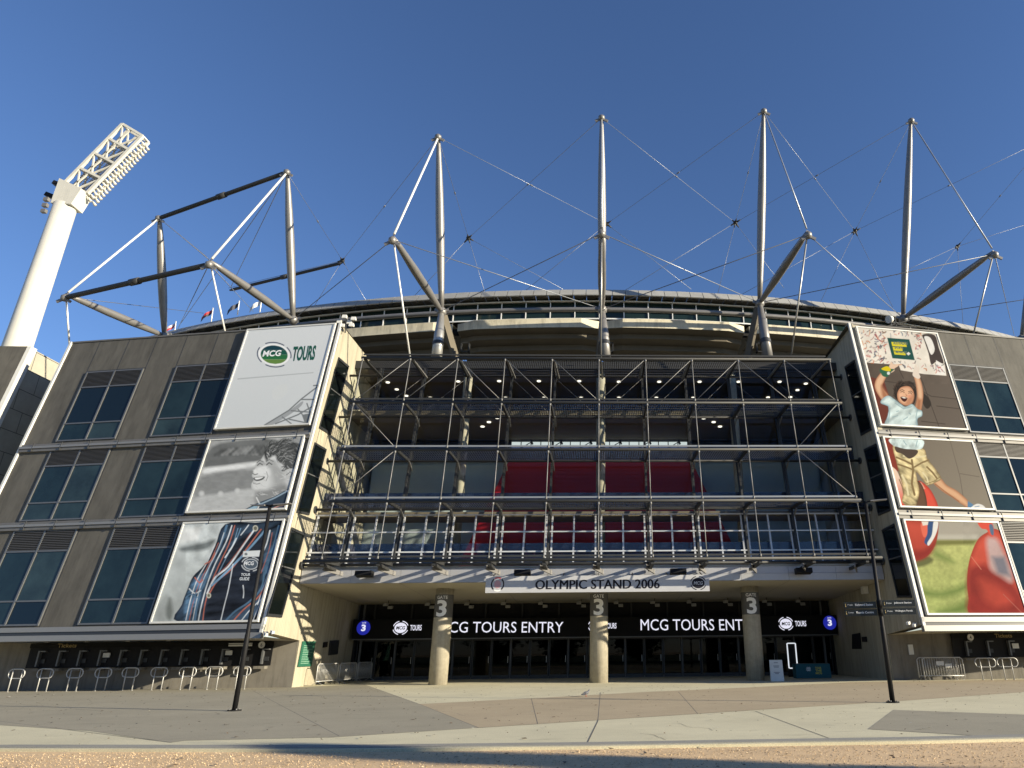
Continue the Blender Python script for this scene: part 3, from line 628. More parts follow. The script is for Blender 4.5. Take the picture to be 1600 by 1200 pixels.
# -- left bottom: striped jacket
r_ = (-5.9, -.42, 3.12, 7.95)
po = poster(LP, *r_, 'poster of a striped blue jacket with a TOUR GUIDE badge, lowest on the left wing', -1, None)
A = Art(LP, r_); A.poly([(200, 790), (520, 790), (480, 1000), (200, 1000)], prt(196, 204, 206), False, grad=(300, 820, 250, 960, (178, 186, 186))); A.f = 6
A.poly(mp(c5, [(810, 215), (900, 195), (960, 180), (930, 220), (860, 232), (812, 232)]), prt(120, 128, 130)); A.poly(mp(c5, [(820, 130), (900, 125), (880, 180), (800, 200)]), prt(222, 226, 226))
A.poly(mp(c5, [(700, 480), (740, 430), (780, 460), (770, 530), (700, 545)]), prt(165, 172, 172)); A.poly(mp(c5, [(745, 470), (760, 440), (772, 500), (760, 540), (742, 520)]), prt(125, 132, 130)); A.mottle(.14, 20, 9); A.f = 1.2
A.poly(mp(c5, [(1005, 112), (1140, 105), (1275, 108), (1235, 300), (1180, 548), (800, 550), (812, 470), (838, 400), (862, 345), (915, 290), (960, 210)]), prt(58, 80, 102), fold=(.5, 9, 40, 1.15, 8), edge=prt(30, 40, 60), ew=5)
bl = prt(84, 122, 154); rd = prt(196, 112, 92); wh = prt(215, 222, 228); dn = prt(24, 32, 46); lb = prt(120, 165, 200)
A.poly(mp(c5, [(1060, 180), (1130, 150), (1180, 200), (1150, 420), (1060, 500), (980, 540), (905, 545), (950, 380), (990, 260)]), prt(44, 52, 66), f=6, fold=(.35, 7, 40, 1.4, 5))
A.poly(mp(c5, [(870, 360), (930, 330), (900, 420), (860, 500), (825, 540), (830, 440)]), prt(84, 124, 158), f=5, fold=(.5, 6, 20, 1.2, 2)); A.poly(mp(c5, [(1180, 250), (1240, 200), (1215, 380), (1180, 420)]), prt(76, 110, 140), f=5, fold=(.5, 6, 25, 1.2, 7))
for L, wd, c in [([(1012, 118), (985, 200), (940, 290), (905, 380), (880, 470), (870, 545)], 3.5, bl), ([(1035, 118), (1010, 190), (960, 290), (925, 380), (900, 470), (885, 545)], 1.8, wh), ([(1048, 118), (1022, 200), (975, 300), (938, 390), (915, 470), (905, 545)], 1.6, rd),
                 ([(1140, 130), (1090, 200), (1020, 300), (960, 350), (925, 420)], 2.6, wh), ([(1165, 135), (1105, 215), (1035, 310), (970, 365), (930, 430)], 2.0, rd), ([(1190, 130), (1140, 190), (1080, 255), (1000, 335), (945, 385)], 3.2, lb),
                 ([(1040, 290), (1020, 400), (1000, 480), (985, 545)], 1.4, wh), ([(1205, 140), (1190, 200), (1170, 240)], 2.0, wh), ([(1245, 120), (1225, 200), (1205, 270), (1170, 320)], 3.5, bl), ([(1258, 122), (1240, 215), (1215, 320), (1190, 400)], 2.0, rd), ([(1235, 180), (1215, 280), (1180, 380), (1150, 470)], 1.4, wh),
                 ([(1000, 150), (975, 220), (930, 310), (892, 400), (872, 480), (860, 545)], 1.0, wh), ([(1062, 130), (1040, 200), (995, 290), (955, 370)], 1.0, lb), ([(1120, 150), (1075, 215), (1010, 300), (965, 340)], .9, rd), ([(960, 200), (925, 280), (880, 360), (850, 450), (830, 540)], 1.4, wh), ([(975, 195), (940, 275), (895, 365), (865, 450), (845, 540)], 1.0, rd), ([(1215, 150), (1200, 230), (1165, 330)], 1.0, rd), ([(1228, 240), (1205, 340), (1170, 440), (1130, 540)], 1.0, wh), ([(870, 350), (890, 372), (905, 360)], 1.8, rd), ([(845, 400), (870, 420), (895, 408)], 1.8, wh), ([(830, 440), (850, 425), (880, 438)], 2.0, bl), ([(835, 540), (850, 480), (875, 420)], 2.2, bl), ([(915, 290), (945, 270), (960, 240)], 1.8, rd),
                 ([(1180, 330), (1165, 400), (1110, 460), (1050, 500), (1010, 540)], 2.8, bl), ([(1190, 380), (1150, 440), (1090, 490), (1040, 545)], 2.0, rd), ([(1175, 440), (1120, 490), (1075, 545)], 1.5, wh), ([(1020, 230), (1050, 190), (1075, 130)], 1.2, lb), ([(1005, 260), (1035, 215), (1055, 175)], 2.0, wh), ([(1075, 160), (1095, 135), (1110, 115)], 1.5, wh), ([(1085, 385), (1088, 415), (1086, 440)], 1.4, wh)]:
    P = [np.array(c5(*p)) for p in L]; Q = []
    for i in range(len(P) - 1):
        a, b, c_, d = P[max(i - 1, 0)], P[i], P[i + 1], P[min(i + 2, len(P) - 1)]
        for k in range(4): t = k / 4; Q.append(.5 * ((2*b) + (-a + c_)*t + (2*a - 5*b + 4*c_ - d)*t*t + (-a + 3*b - 3*c_ + d)*t**3))
    Q.append(P[-1]); A.line(Q, wd, c)
A.mottle(.22, 14, 21, u0=290)
for q, r0 in (((1140, 130), 4.2), ((932, 430), 3.6)): A.disc(*c5(*q), r0, r0 + .6, prt(205, 205, 190)); A.disc(*c5(*q), r0 - 1.5, r0 - 1, prt(120, 120, 105))
A.poly(mp(c5, [(1086, 232), (1164, 228), (1160, 256), (1083, 258)]), prt(220, 226, 228), False)
A.disc(*c5(1098, 245), 2.4, 2.0, prt(120, 130, 135))
q = c5(1120, 290)
for a0, a1 in ((20, 80), (110, 160), (190, 260), (285, 340)): A.arc(*q, 15, 11.5, a0, a1, 1.3, wh)
A.disc(*q, 11.5, 8.5, wh); A.disc(*q, 10.2, 7.4, prt(90, 105, 120)); 
A.g.build('printed_picture', po)
A.words('MCG', q[0] - 8, q[1] + 3, q[0] + 8, q[1] - 3, prt(235, 238, 240), po, .03, .2)
A.words('TOUR', *c5(1086, 347), *c5(1126, 334), wh, po, .03, .2); A.words('GUIDE', *c5(1079, 366), *c5(1123, 352), wh, po, .03, .2)

GAIN[0] = .50
# -- right top: child with raised arms
r_ = (.52, 5.88, 13.25, 19.72)
po = poster(RP, *r_, 'poster of a laughing child with raised arms under a green sign, topmost on right wing', 1, None)
A = Art(RP, r_); bd = prt(92, 82, 76)
A.poly([(1320, 495), (1500, 500), (1540, 700), (1340, 690)], bd, False, grad=(1380, 560, 1500, 670, (112, 104, 98)))
A.poly(mp(c1, [(430, 400), (560, 440), (600, 560), (590, 780), (500, 780)]), prt(112, 58, 48), False)
for L in ([(560, 440), (760, 470), (900, 550), (1080, 570)], [(820, 400), (880, 560), (960, 780)], [(940, 620), (1100, 640)], [(670, 360), (700, 420)], [(830, 730), (1000, 750)]): A.line(mp(c1, L), 1.1, prt(70, 62, 58))
A.poly(mp(c1, [(830, 520), (880, 560), (900, 610), (870, 640), (840, 600)]), prt(52, 46, 44))
A.poly(mp(c1, [(330, 40), (960, 80), (1010, 402), (925, 395), (850, 390), (680, 362), (665, 322), (560, 316), (425, 306), (390, 300)]), prt(236, 232, 226), False)
A.poly(mp(c1, [(838, 105), (925, 110), (955, 200), (990, 310), (940, 300), (900, 320), (880, 240), (850, 150)]), prt(70, 62, 62)); A.poly(mp(c1, [(850, 120), (895, 130), (925, 210), (900, 250), (870, 180)]), prt(240, 240, 240)); A.poly(mp(c1, [(935, 290), (985, 320), (1000, 395), (930, 395)]), prt(238, 238, 238))
rr = random.Random(3); cc = [(70, 70, 110), (180, 70, 70), (60, 100, 130), (90, 90, 90), (210, 140, 120), (50, 60, 80), (200, 120, 60), (150, 60, 80), (60, 60, 66)]
A.mottle(.12, 12, 31, v1=600)
for i in range(420):
    x = rr.uniform(370, 1000); y = rr.uniform(80, 385)
    if (575 < x < 790 and 120 < y < 295) or y > 300 + (x - 420) * .14 or x < 350 + y * .2 or (x > 830 and y < 320 and x > 830): 
        continue
    a = rr.uniform(0, 3.1); l = rr.uniform(3, 17); P = [(x - l * math.cos(a), y - l * math.sin(a)), (x + rr.uniform(-5, 5), y + rr.uniform(-5, 5)), (x + l * math.cos(a + .5), y + l * math.sin(a + .5))]
    A.line(mp(c1, P), rr.uniform(.6, 1.8), prt(*rr.choice(cc)), f=1.2, a=.8)
A.poly(mp(c1, [(582, 128), (742, 140), (782, 290), (620, 276)]), prt(0, 82, 78), False)
yl = prt(225, 215, 60)
for q in ([(612, 158), (718, 164), (724, 194), (619, 188)], [(622, 194), (690, 198), (694, 224), (628, 220)], [(630, 226), (712, 232), (716, 254), (636, 248)]): A.poly(mp(c1, q), yl, False)
A.disc(*c1(736, 243), 3.2, 2.8, prt(235, 235, 235), 4)
sk_ = prt(230, 192, 162); skd = prt(176, 124, 96)
A.poly(mp(c1, [(548, 372), (582, 392), (562, 440), (548, 485), (592, 548), (578, 608), (532, 562), (494, 492), (500, 432)]), sk_, edge=skd, ew=4); A.poly(mp(c1, [(540, 470), (560, 500), (590, 552), (576, 605), (545, 545)]), skd, f=5)
A.poly(mp(c1, [(600, 325), (612, 300), (628, 318), (660, 318), (662, 332), (635, 350), (634, 366), (606, 380), (590, 350)]), prt(232, 205, 185))
A.poly(mp(c1, [(528, 358), (560, 335), (590, 330), (604, 350), (634, 356), (606, 380), (585, 410), (552, 405), (538, 385)]), prt(45, 105, 80)); A.poly(mp(c1, [(540, 352), (575, 334), (600, 342), (606, 368), (570, 366)]), prt(225, 205, 40)); A.disc(*c1(592, 384), 2.4, 2.4, prt(225, 235, 235))
A.poly(mp(c1, [(775, 400), (812, 412), (832, 460), (843, 530), (838, 590), (822, 664), (784, 640), (798, 560), (790, 470)]), sk_, edge=skd, ew=4); A.poly(mp(c1, [(800, 560), (832, 575), (822, 660), (788, 640)]), skd, f=5)
A.poly(mp(c1, [(782, 330), (792, 316), (800, 345), (808, 325), (816, 360), (812, 385), (822, 410), (806, 424), (768, 402), (770, 370)]), prt(232, 222, 214))
A.poly(mp(c1, [(640, 560), (632, 520), (636, 482), (662, 456), (716, 443), (765, 455), (788, 500), (790, 560), (775, 605), (740, 600), (660, 575)]), prt(34, 28, 28), f=1.5)
A.strands(mp(c1, [(640, 560), (632, 520), (636, 482), (662, 456), (716, 443), (765, 455), (788, 500), (785, 540), (760, 490), (700, 475), (665, 500), (650, 560)]), 160, 6, [(20, 16, 16), (60, 48, 44), (90, 74, 66), (36, 30, 30)], .8, 6, lambda u, v: math.atan2(v - 610, u - 1415) + 1.5, .4)
A.poly(mp(c1, [(655, 530), (668, 500), (690, 482), (738, 478), (768, 505), (776, 548), (764, 592), (735, 614), (700, 612), (668, 588), (656, 560)]), prt(232, 188, 158), edge=prt(186, 132, 104), ew=5)
A.poly(mp(c1, [(735, 560), (772, 540), (764, 592), (735, 612), (715, 600)]), prt(196, 144, 116), f=5); A.poly(mp(c1, [(672, 535), (690, 530), (696, 548), (678, 552)]), prt(240, 196, 170), f=3); A.poly(mp(c1, [(728, 545), (750, 540), (756, 556), (738, 560)]), prt(226, 160, 136), f=3)
A.poly(mp(c1, [(678, 556), (700, 552), (727, 562), (722, 580), (706, 590), (688, 578)]), prt(70, 24, 22)); A.poly(mp(c1, [(684, 556), (702, 554), (722, 563), (704, 566)]), prt(245, 240, 235), False)
for L in ([(680, 520), (694, 514), (706, 524)], [(736, 528), (750, 524), (760, 534)], [(676, 508), (692, 502), (706, 510)], [(736, 516), (752, 512), (764, 522)]): A.line(mp(c1, L), .9, prt(60, 36, 30))
A.line(mp(c1, [(716, 534), (724, 546), (716, 550)]), .9, prt(180, 120, 95))
sh = prt(214, 232, 236); sh2 = prt(150, 178, 190)
A.poly(mp(c1, [(590, 545), (640, 575), (680, 605), (716, 625), (760, 605), (800, 640), (832, 655), (834, 692), (802, 712), (800, 775), (805, 790), (576, 775), (586, 690), (592, 625), (538, 602), (544, 572)]), sh, edge=sh2, ew=5, fold=(.22, 7, 14, .9, 4))
for L in ([(592, 625), (600, 680), (590, 740)], [(800, 650), (790, 700), (802, 760)], [(640, 600), (700, 640), (760, 625)], [(620, 700), (660, 690)], [(700, 720), (730, 700)], [(545, 600), (590, 620)], [(650, 660), (665, 655)], [(740, 670), (752, 680)]): A.line(mp(c1, L), 1.1, sh2)
A.g.build('printed_picture', po)
for t_, q0, q1 in (('AUSTRALIAN', (616, 187), (718, 163)), ('SPORTS', (626, 219), (688, 199)), ('MUSEUM', (634, 249), (712, 232))): A.words(t_, *c1(*q0), *c1(*q1), prt(0, 82, 78), po, .02, 0, rise=.8)

# -- right middle: shorts and legs
r_ = (.46, 5.9, 8.52, 12.42)
po = poster(RP, *r_, 'poster of a child in tan shorts kicking over a red ball, middle of right wing', 1, None)
A = Art(RP, r_); A.poly([(1360, 670), (1560, 680), (1600, 810), (1380, 805)], prt(128, 120, 110), False, grad=(1420, 700, 1540, 790, (150, 143, 132)))
A.poly(mp(c1, [(540, 850), (612, 855), (680, 1095), (590, 1070)]), prt(142, 62, 50), False)
A.line([(1485, 690), (1500, 745), (1507, 790)], 1.0, prt(112, 104, 96)); A.line([(1500, 740), (1530, 745)], 1.0, prt(112, 104, 96))
A.poly([(1385, 732), (1400, 734), (1412, 760), (1425, 770), (1434, 796), (1400, 794)], prt(240, 214, 196), grad=(1405, 745, 1412, 790, (222, 84, 72))); 
A.poly([(1434, 752), (1446, 757), (1458, 772), (1466, 796), (1446, 796), (1438, 775)], prt(226, 96, 80), edge=prt(180, 60, 52), ew=5); A.poly([(1434, 752), (1440, 754), (1446, 764), (1438, 765)], prt(236, 170, 150))
A.poly([(1421, 758), (1436, 752), (1446, 772), (1448, 796), (1434, 796)], prt(112, 84, 66), edge=prt(74, 54, 44), ew=4)
A.poly(mp(c2, [(912, 62), (962, 30), (1012, 82), (1078, 118), (1130, 160), (1168, 200), (1172, 248), (1120, 222), (1050, 172), (980, 128)]), prt(226, 184, 150), edge=prt(168, 118, 90), ew=5); A.line(mp(c2, [(930, 75), (1000, 130), (1100, 200)]), 1.5, prt(165, 115, 86))
A.poly(mp(c2, [(1164, 198), (1204, 224), (1192, 254), (1162, 246)]), prt(100, 140, 180)); A.poly(mp(c2, [(1192, 240), (1230, 218), (1268, 226), (1292, 248), (1296, 268), (1196, 258)]), prt(238, 240, 242)); A.line(mp(c2, [(1215, 240), (1245, 235)]), 1.2, prt(120, 150, 185))
ts = prt(216, 202, 160); td = prt(140, 120, 86); tl = prt(236, 226, 190)
A.poly(mp(c1, [(622, 905), (700, 925), (840, 925), (872, 1000), (920, 1060), (972, 1140), (930, 1172), (868, 1194), (850, 1170), (795, 1095), (800, 1160), (815, 1240), (790, 1340), (740, 1350), (690, 1310), (700, 1230), (672, 1120), (650, 1030)]), ts, edge=td, ew=4, fold=(.42, 6, 13, 2.2, 12))
for L, wd, c in [([(650, 990), (720, 1020), (760, 1040)], 3, td), ([(660, 1040), (720, 1060), (770, 1080)], 2.6, td), ([(760, 1010), (770, 1080), (760, 1180), (780, 1260)], 3.4, td), ([(880, 1010), (830, 1030), (780, 1060)], 2.6, td), ([(860, 980), (800, 990), (700, 980)], 2.2, tl), ([(870, 1060), (910, 1100), (940, 1140)], 2.8, td), ([(690, 1120), (720, 1180), (735, 1260)], 3, tl), ([(840, 1100), (870, 1140), (880, 1180)], 2.2, tl), ([(700, 1310), (745, 1338), (785, 1330)], 1.2, td), ([(868, 1180), (925, 1160), (965, 1130)], 1.2, td), ([(670, 1150), (690, 1200), (700, 1250)], 1.6, td)]: A.line(mp(c1, L), wd, c)
A.poly(mp(c1, [(606, 855), (830, 862), (838, 920), (800, 935), (720, 932), (690, 925), (625, 905)]), sh, fold=(.25, 6, 8, .4, 3)); A.poly(mp(c1, [(640, 912), (700, 928), (800, 938), (790, 975), (740, 1000), (690, 965), (648, 950)]), prt(84, 72, 64))
A.line(mp(c1, [(700, 870), (720, 900)]), 1.2, sh2); A.line(mp(c1, [(800, 870), (790, 910)]), 1.2, sh2)
A.g.build('printed_picture', po)

# -- right bottom: balls on grass
r_ = (.44, 5.88, 3.12, 7.72)
po = poster(RP, *r_, 'poster of red balls on green grass with two running shoes, lowest on the right wing', 1, None)
grass = prt(196, 200, 134)
A = Art(RP, r_); A.poly([(1380, 800), (1640, 800), (1660, 980), (1400, 980)], grass, False, grad=(1480, 830, 1500, 960, (168, 182, 116))); A.mottle(.22, 26, 41, o=6); A.mottle(.12, 4, 44, o=3); A.f = 5
A.poly(mp(c2, [(930, 340), (1380, 345), (1390, 470), (1230, 478), (930, 478)]), prt(178, 174, 164), False); A.poly(mp(c2, [(935, 440), (1235, 440), (1230, 480), (930, 480)]), prt(196, 194, 184), False)
A.poly(mp(c2, [(930, 478), (1235, 478), (1205, 510), (915, 520)]), prt(128, 130, 78), False)
A.poly(mp(c2, [(780, 625), (870, 595), (915, 620), (880, 655), (790, 676)]), prt(112, 116, 76))
for q in ([(820, 830), (960, 850), (1080, 820), (1150, 790), (1160, 840), (1000, 890), (850, 880)], [(950, 980), (1080, 950), (1170, 900), (1185, 960), (1120, 1010), (980, 1010)], [(930, 560), (1010, 600), (1060, 640), (1000, 625), (930, 590)]): A.poly(mp(c2, q), prt(118, 140, 78), f=13)
rb = prt(206, 92, 76); rb2 = prt(150, 52, 48); A.f = 1.3
A.poly(mp(c2, [(690, 330), (830, 330), (945, 335), (952, 400), (938, 490), (905, 560), (860, 605), (800, 628), (765, 625), (720, 480)]), rb, edge=prt(160, 70, 56), ew=14, grad=(1430, 820, 1440, 875, (176, 70, 58))); A.poly(mp(c2, [(760, 560), (850, 550), (925, 500), (900, 570), (855, 608), (790, 630), (768, 625)]), rb2, f=9)
A.poly(mp(c2, [(1370, 400), (1300, 425), (1240, 470), (1195, 560), (1168, 660), (1158, 780), (1170, 900), (1200, 1020), (1600, 1030), (1600, 800), (1480, 500)]), rb, edge=prt(170, 66, 54), ew=9)
A.poly(mp(c2, [(1170, 700), (1260, 650), (1350, 690), (1480, 780), (1560, 900), (1580, 1020), (1200, 1020), (1165, 860)]), rb2, f=12); A.poly(mp(c2, [(1240, 760), (1330, 780), (1420, 840), (1480, 930), (1380, 960), (1280, 900)]), prt(184, 76, 64), f=14)
A.poly(mp(c2, [(1300, 470), (1370, 470), (1420, 560), (1480, 700), (1480, 785), (1400, 740), (1330, 690), (1310, 600)]), prt(196, 172, 172), f=9); A.poly(mp(c2, [(1340, 600), (1430, 600), (1470, 740), (1380, 720)]), prt(130, 130, 144), f=8); A.mottle(.12, 18, 47, u0=1505); A.line(mp(c2, [(1190, 600), (1260, 690)]), 1.0, prt(220, 140, 120)); A.line(mp(c2, [(1420, 870), (1550, 1000)]), 1.0, prt(190, 110, 100))
A.poly(mp(c2, [(826, 362), (872, 355), (872, 440), (850, 460), (834, 430)]), prt(232, 120, 100)); A.poly(mp(c2, [(880, 345), (948, 345), (944, 400), (920, 460), (884, 516), (852, 500), (856, 470), (872, 430)]), prt(60, 90, 140)); A.poly(mp(c2, [(918, 345), (950, 345), (944, 405), (920, 465), (884, 518), (872, 500), (905, 440)]), prt(240, 240, 240)); A.poly(mp(c2, [(830, 345), (880, 345), (875, 370), (840, 375)]), prt(238, 232, 226))
A.poly(mp(c2, [(1238, 350), (1330, 350), (1352, 400), (1350, 448), (1325, 450), (1300, 405), (1262, 395)]), prt(226, 96, 80)); A.poly(mp(c2, [(1318, 370), (1342, 370), (1352, 420), (1346, 446), (1328, 430)]), prt(96, 120, 150))
A.g.build('printed_picture', po)

GAIN[0] = .85
# ============================================================ ATRIUM BUILDING
at = thing('atrium_building', 'glazed entrance atrium between the two wings with a red wall inside', 'building')
def gy(z): return 38.45 + .205 * (z - 5.9)              # glass plane
XL, XR = -15.68, 15.45
g = MB(); g.hexa([(XL, 38.34, 5.12), (XR, 38.34, 5.12), (XR, 48.9, 4.65), (XL, 48.9, 4.65)], [(XL, 38.34, 5.88), (XR, 38.34, 5.88), (XR, 48.9, 5.95), (XL, 48.9, 5.95)], M_['floor']); g.build('first_floor_slab', at)
g = MB()
n = 12
for i in range(n):
    a = XL + (XR - XL) * i / n; b = XL + (XR - XL) * (i + 1) / n - .012
    g.box((a, 38.22, 5.06), (b, 38.33, 5.42), M_['fascia']); g.box((a, 38.25, 5.43), (b, 38.33, 5.80), M_['fascia'])
g.box((XL, 38.18, 5.81), (XR, 38.33, 5.90), M_['steellight'])
g.build('fascia', at)
g = MB(); g.face([(XL, 38.2, 5.05), (XR, 38.2, 5.05), (XR, 48.1, 4.60), (XL, 48.1, 4.60)], M_['soffit'])
for i in range(1, 6): x = XL + (XR - XL) * i / 6; g.face([(x - .01, 38.2, 5.044), (x + .01, 38.2, 5.044), (x + .01, 48, 4.600), (x - .01, 48, 4.600)], M_['g_joint'])
g.build('canopy_soffit', at)
g = MB(); g.box((XL, 41.3, 18.7), (XR, 49, 19.0), M_['clad']); g.box((XL, 41.0, 18.45), (XR, 41.3, 18.95), M_['steel']); g.build('roof', at)
g = MB(); g.box((XL, 41.35, 18.55), (XR, 47, 18.69), M_['ceil']); g.box((XL, 41.0, 15.3), (XR, 46.9, 15.6), M_['ceil']); g.build('ceiling', at)
g = MB(); g.box((XL, 47, 5.9), (XR, 47.3, 18.7), M_['greywall']); g.box((XL + .4, 46.2, 9.9), (-5.2, 46.4, 13.5), M_['greywall']); g.box((5.4, 46.2, 9.9), (XR - .4, 46.4, 13.5), M_['greywall']); g.build('back_wall', at)
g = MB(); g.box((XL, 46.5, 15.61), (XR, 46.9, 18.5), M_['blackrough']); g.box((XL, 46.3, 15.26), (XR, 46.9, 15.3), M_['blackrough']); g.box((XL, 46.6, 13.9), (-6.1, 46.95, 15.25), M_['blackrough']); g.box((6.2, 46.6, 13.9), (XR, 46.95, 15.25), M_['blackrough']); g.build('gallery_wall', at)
g = MB(); g.hexa([(-9.3, 45.6, 5.96), (9.6, 45.6, 5.96), (9.6, 46.1, 5.96), (-9.3, 46.1, 5.96)], [(-6.0, 45.6, 13.8), (6.2, 45.6, 13.8), (6.2, 46.1, 13.8), (-6.0, 46.1, 13.8)], M_['redwall']); g.build('red_wall', at)
g = MB(); g.box((-6.1, 46.62, 14.6), (6.2, 46.68, 15.24), M_['daylight_glow']); cl = g.build('clerestory_window', at)  # pane glows by itself in place of daylight behind it
g = MB()
for i in range(19): x = -6.1 + i * 12.3 / 18; g.box((x - .03, 46.55, 14.6), (x + .03, 46.615, 15.24), M_['darkframe'])
for i in range(6): x = -5.6 + i * 2.05; g.beam((x, 46.5, 14.62), (x + .9, 46.5, 15.2), .05, .05, M_['darkframe']); g.beam((x + .9, 46.4, 15.25), (x + 1.0, 46.4, 15.0), .12, .12, M_['darkframe'])
g.build('window_bars', cl)
g = MB(); g.box((XL, 39.2, 8.72), (XR, 41.2, 8.98), M_['ceil']); g.build('gallery_floor', at)
# red wall side returns: grey volumes
# downlights
def dl(u, v, z):
    p = atZ(u, v, z); g = MB(); g.tube([(p[0], p[1], z), (p[0], p[1], z - .05)], .13, M_['led'], 14); g.build('downlight', at)
for u, v in [(591, 585), (606, 597), (620, 608), (635, 618), (672, 621), (716, 595.5), (780, 595), (842, 595), (905, 595), (967, 596), (1030, 596), (1093, 596), (1154, 596), (1218, 596), (673, 621), (790, 621), (850, 621), (908, 621), (967, 621), (1025.5, 621), (1083, 621), (1200, 620.5), (1235, 620), (1259, 599), (1246, 609), (1272, 587)]: dl(u, v, 18.54)
for u, v in [(754, 666), (764, 659), (777, 652.5), (1099.5, 653), (1115, 659), (1125, 666)]: dl(u, v, 15.29)
# inner columns
for x in (-8.4, .1, 8.6):
    g = MB(); g.tube([(x, 41.6, 5.95), (x, 41.6, 18.6)], .28, M_['column'], 16); g.build('inner_column', at)
# front glazing
VX = [atY(u, 876, 35.5)[0] for u in (502.6, 589, 677, 764, 849, 936, 1024, 1108, 1191, 1272, 1353.6)]
VX = [-13.67 + 2.73 * i - .0 for i in range(11)]
def gq(a, b, z0, z1, m, g, o=0): g.face([(a, gy(z0) + o, z0), (b, gy(z0) + o, z0), (b, gy(z1) + o, z1), (a, gy(z1) + o, z1)], m)
bays = [XL] + VX + [XR]
for a, b in zip(bays, bays[1:]):
    g = MB(); gq(a + .06, b - .06, 5.95, 18.45, M_['glass'], g); g.build('glass_bay', at)
g = MB()
for z0, z1 in ((9.15, 10.15), (12.15, 13.1), (15.65, 16.4), (6.0, 7.2)): g.box((XL, gy(z0) + .5, z0), (XR, gy(z0) + .53, z1), M_['balu'])
g.build('glass_balustrade', at)
for x in VX:
    g = MB(); g.hexa([(x - .05, gy(5.95) + .02, 5.95), (x + .05, gy(5.95) + .02, 5.95), (x + .05, gy(5.95) + .12, 5.95), (x - .05, gy(5.95) + .12, 5.95)], [(x - .05, gy(18.45) + .02, 18.45), (x + .05, gy(18.45) + .02, 18.45), (x + .05, gy(18.45) + .12, 18.45), (x - .05, gy(18.45) + .12, 18.45)], M_['darkframe']); g.build('mullion', at)
g = MB()                                                # white grid of the first floor glazing
gx = []
for a, b in zip(bays, bays[1:]): gx += [a + .16, (a + b) / 2] if b - a > 2.2 else [a + .16]
gx += [b - .16 for b in VX]
for x in gx:
    wdt = .045
    g.hexa([(x - wdt, gy(6) - .10, 6), (x + wdt, gy(6) - .10, 6), (x + wdt, gy(6) - .012, 6), (x - wdt, gy(6) - .012, 6)], [(x - wdt, gy(8.72) - .10, 8.72), (x + wdt, gy(8.72) - .10, 8.72), (x + wdt, gy(8.72) - .012, 8.72), (x - wdt, gy(8.72) - .012, 8.72)], M_['mullion'])
for z in (6.65, 7.75, 8.73):
    g.hexa([(XL, gy(z) - .13, z), (XR, gy(z) - .13, z), (XR, gy(z) - .015, z), (XL, gy(z) - .015, z)], [(XL, gy(z) - .13, z + .07), (XR, gy(z) - .13, z + .07), (XR, gy(z) - .015, z + .07), (XL, gy(z) - .015, z + .07)], M_['mullion'])
g.build('glazing_grid', at)
# ground floor: bulkhead, display band, doors
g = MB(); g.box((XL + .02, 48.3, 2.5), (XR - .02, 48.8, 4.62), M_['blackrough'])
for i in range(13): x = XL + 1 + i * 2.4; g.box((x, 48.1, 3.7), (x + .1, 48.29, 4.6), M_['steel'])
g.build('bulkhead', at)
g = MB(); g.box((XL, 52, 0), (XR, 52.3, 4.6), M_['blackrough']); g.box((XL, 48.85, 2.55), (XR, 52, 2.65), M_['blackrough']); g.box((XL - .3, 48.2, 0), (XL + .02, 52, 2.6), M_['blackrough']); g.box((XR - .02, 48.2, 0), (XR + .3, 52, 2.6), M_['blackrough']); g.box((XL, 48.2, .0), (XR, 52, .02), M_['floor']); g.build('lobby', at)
g = MB(); g.box((XL + .02, 48.2, 2.40), (XR - .02, 48.4, 2.5), M_['winframe']); g.build('door_head', at)
dx = np.linspace(XL + .1, XR - .1, 26)
for i, (a, b) in enumerate(zip(dx, dx[1:])):
    g = MB()
    for x in (a + .02, b - .08): g.box((x, 48.24, .02), (x + .06, 48.32, 2.39), M_['darkframe'])
    g.box((a + .08, 48.24, .02), (b - .08, 48.32, .22), M_['darkframe']); g.box((a + .08, 48.24, 2.31), (b - .08, 48.32, 2.39), M_['darkframe'])
    if i % 3 == 1: g.box((b - .01, 48.2, .02), (b + .012, 48.34, 2.39), M_['winframe'])
    d = g.build('door', at)
    g = MB(); g.box((a + .08, 48.27, .22), (b - .08, 48.285, 2.31), M_['doorglass']); g.build('pane', d)
    g = MB(); g.beam((b - .16, 48.2, .95), (b - .16, 48.2, 1.35), .03, .03, M_['steellight']); g.build('handle', d)
g = MB(); 
for x0, x1, y in ((-13.5, -12.6, 49.4), (-10, -9.4, 50.4), (3, 4.4, 50.6), (8.5, 9.6, 49.6)): g.box((x0, y, .02), (x1, y + .5, 1.1), M_['steel'])
g.box((8.0, 49.3, .02), (8.9, 49.8, 1.2), M_['green'])
g.build('lobby_furniture', at)
# jamb posts
for x in (XL + .35, XR - .7): g = MB(); g.box((x, 48.0, .0), (x + .12, 48.15, 4.6), M_['winframe']); g.build('jamb', at)
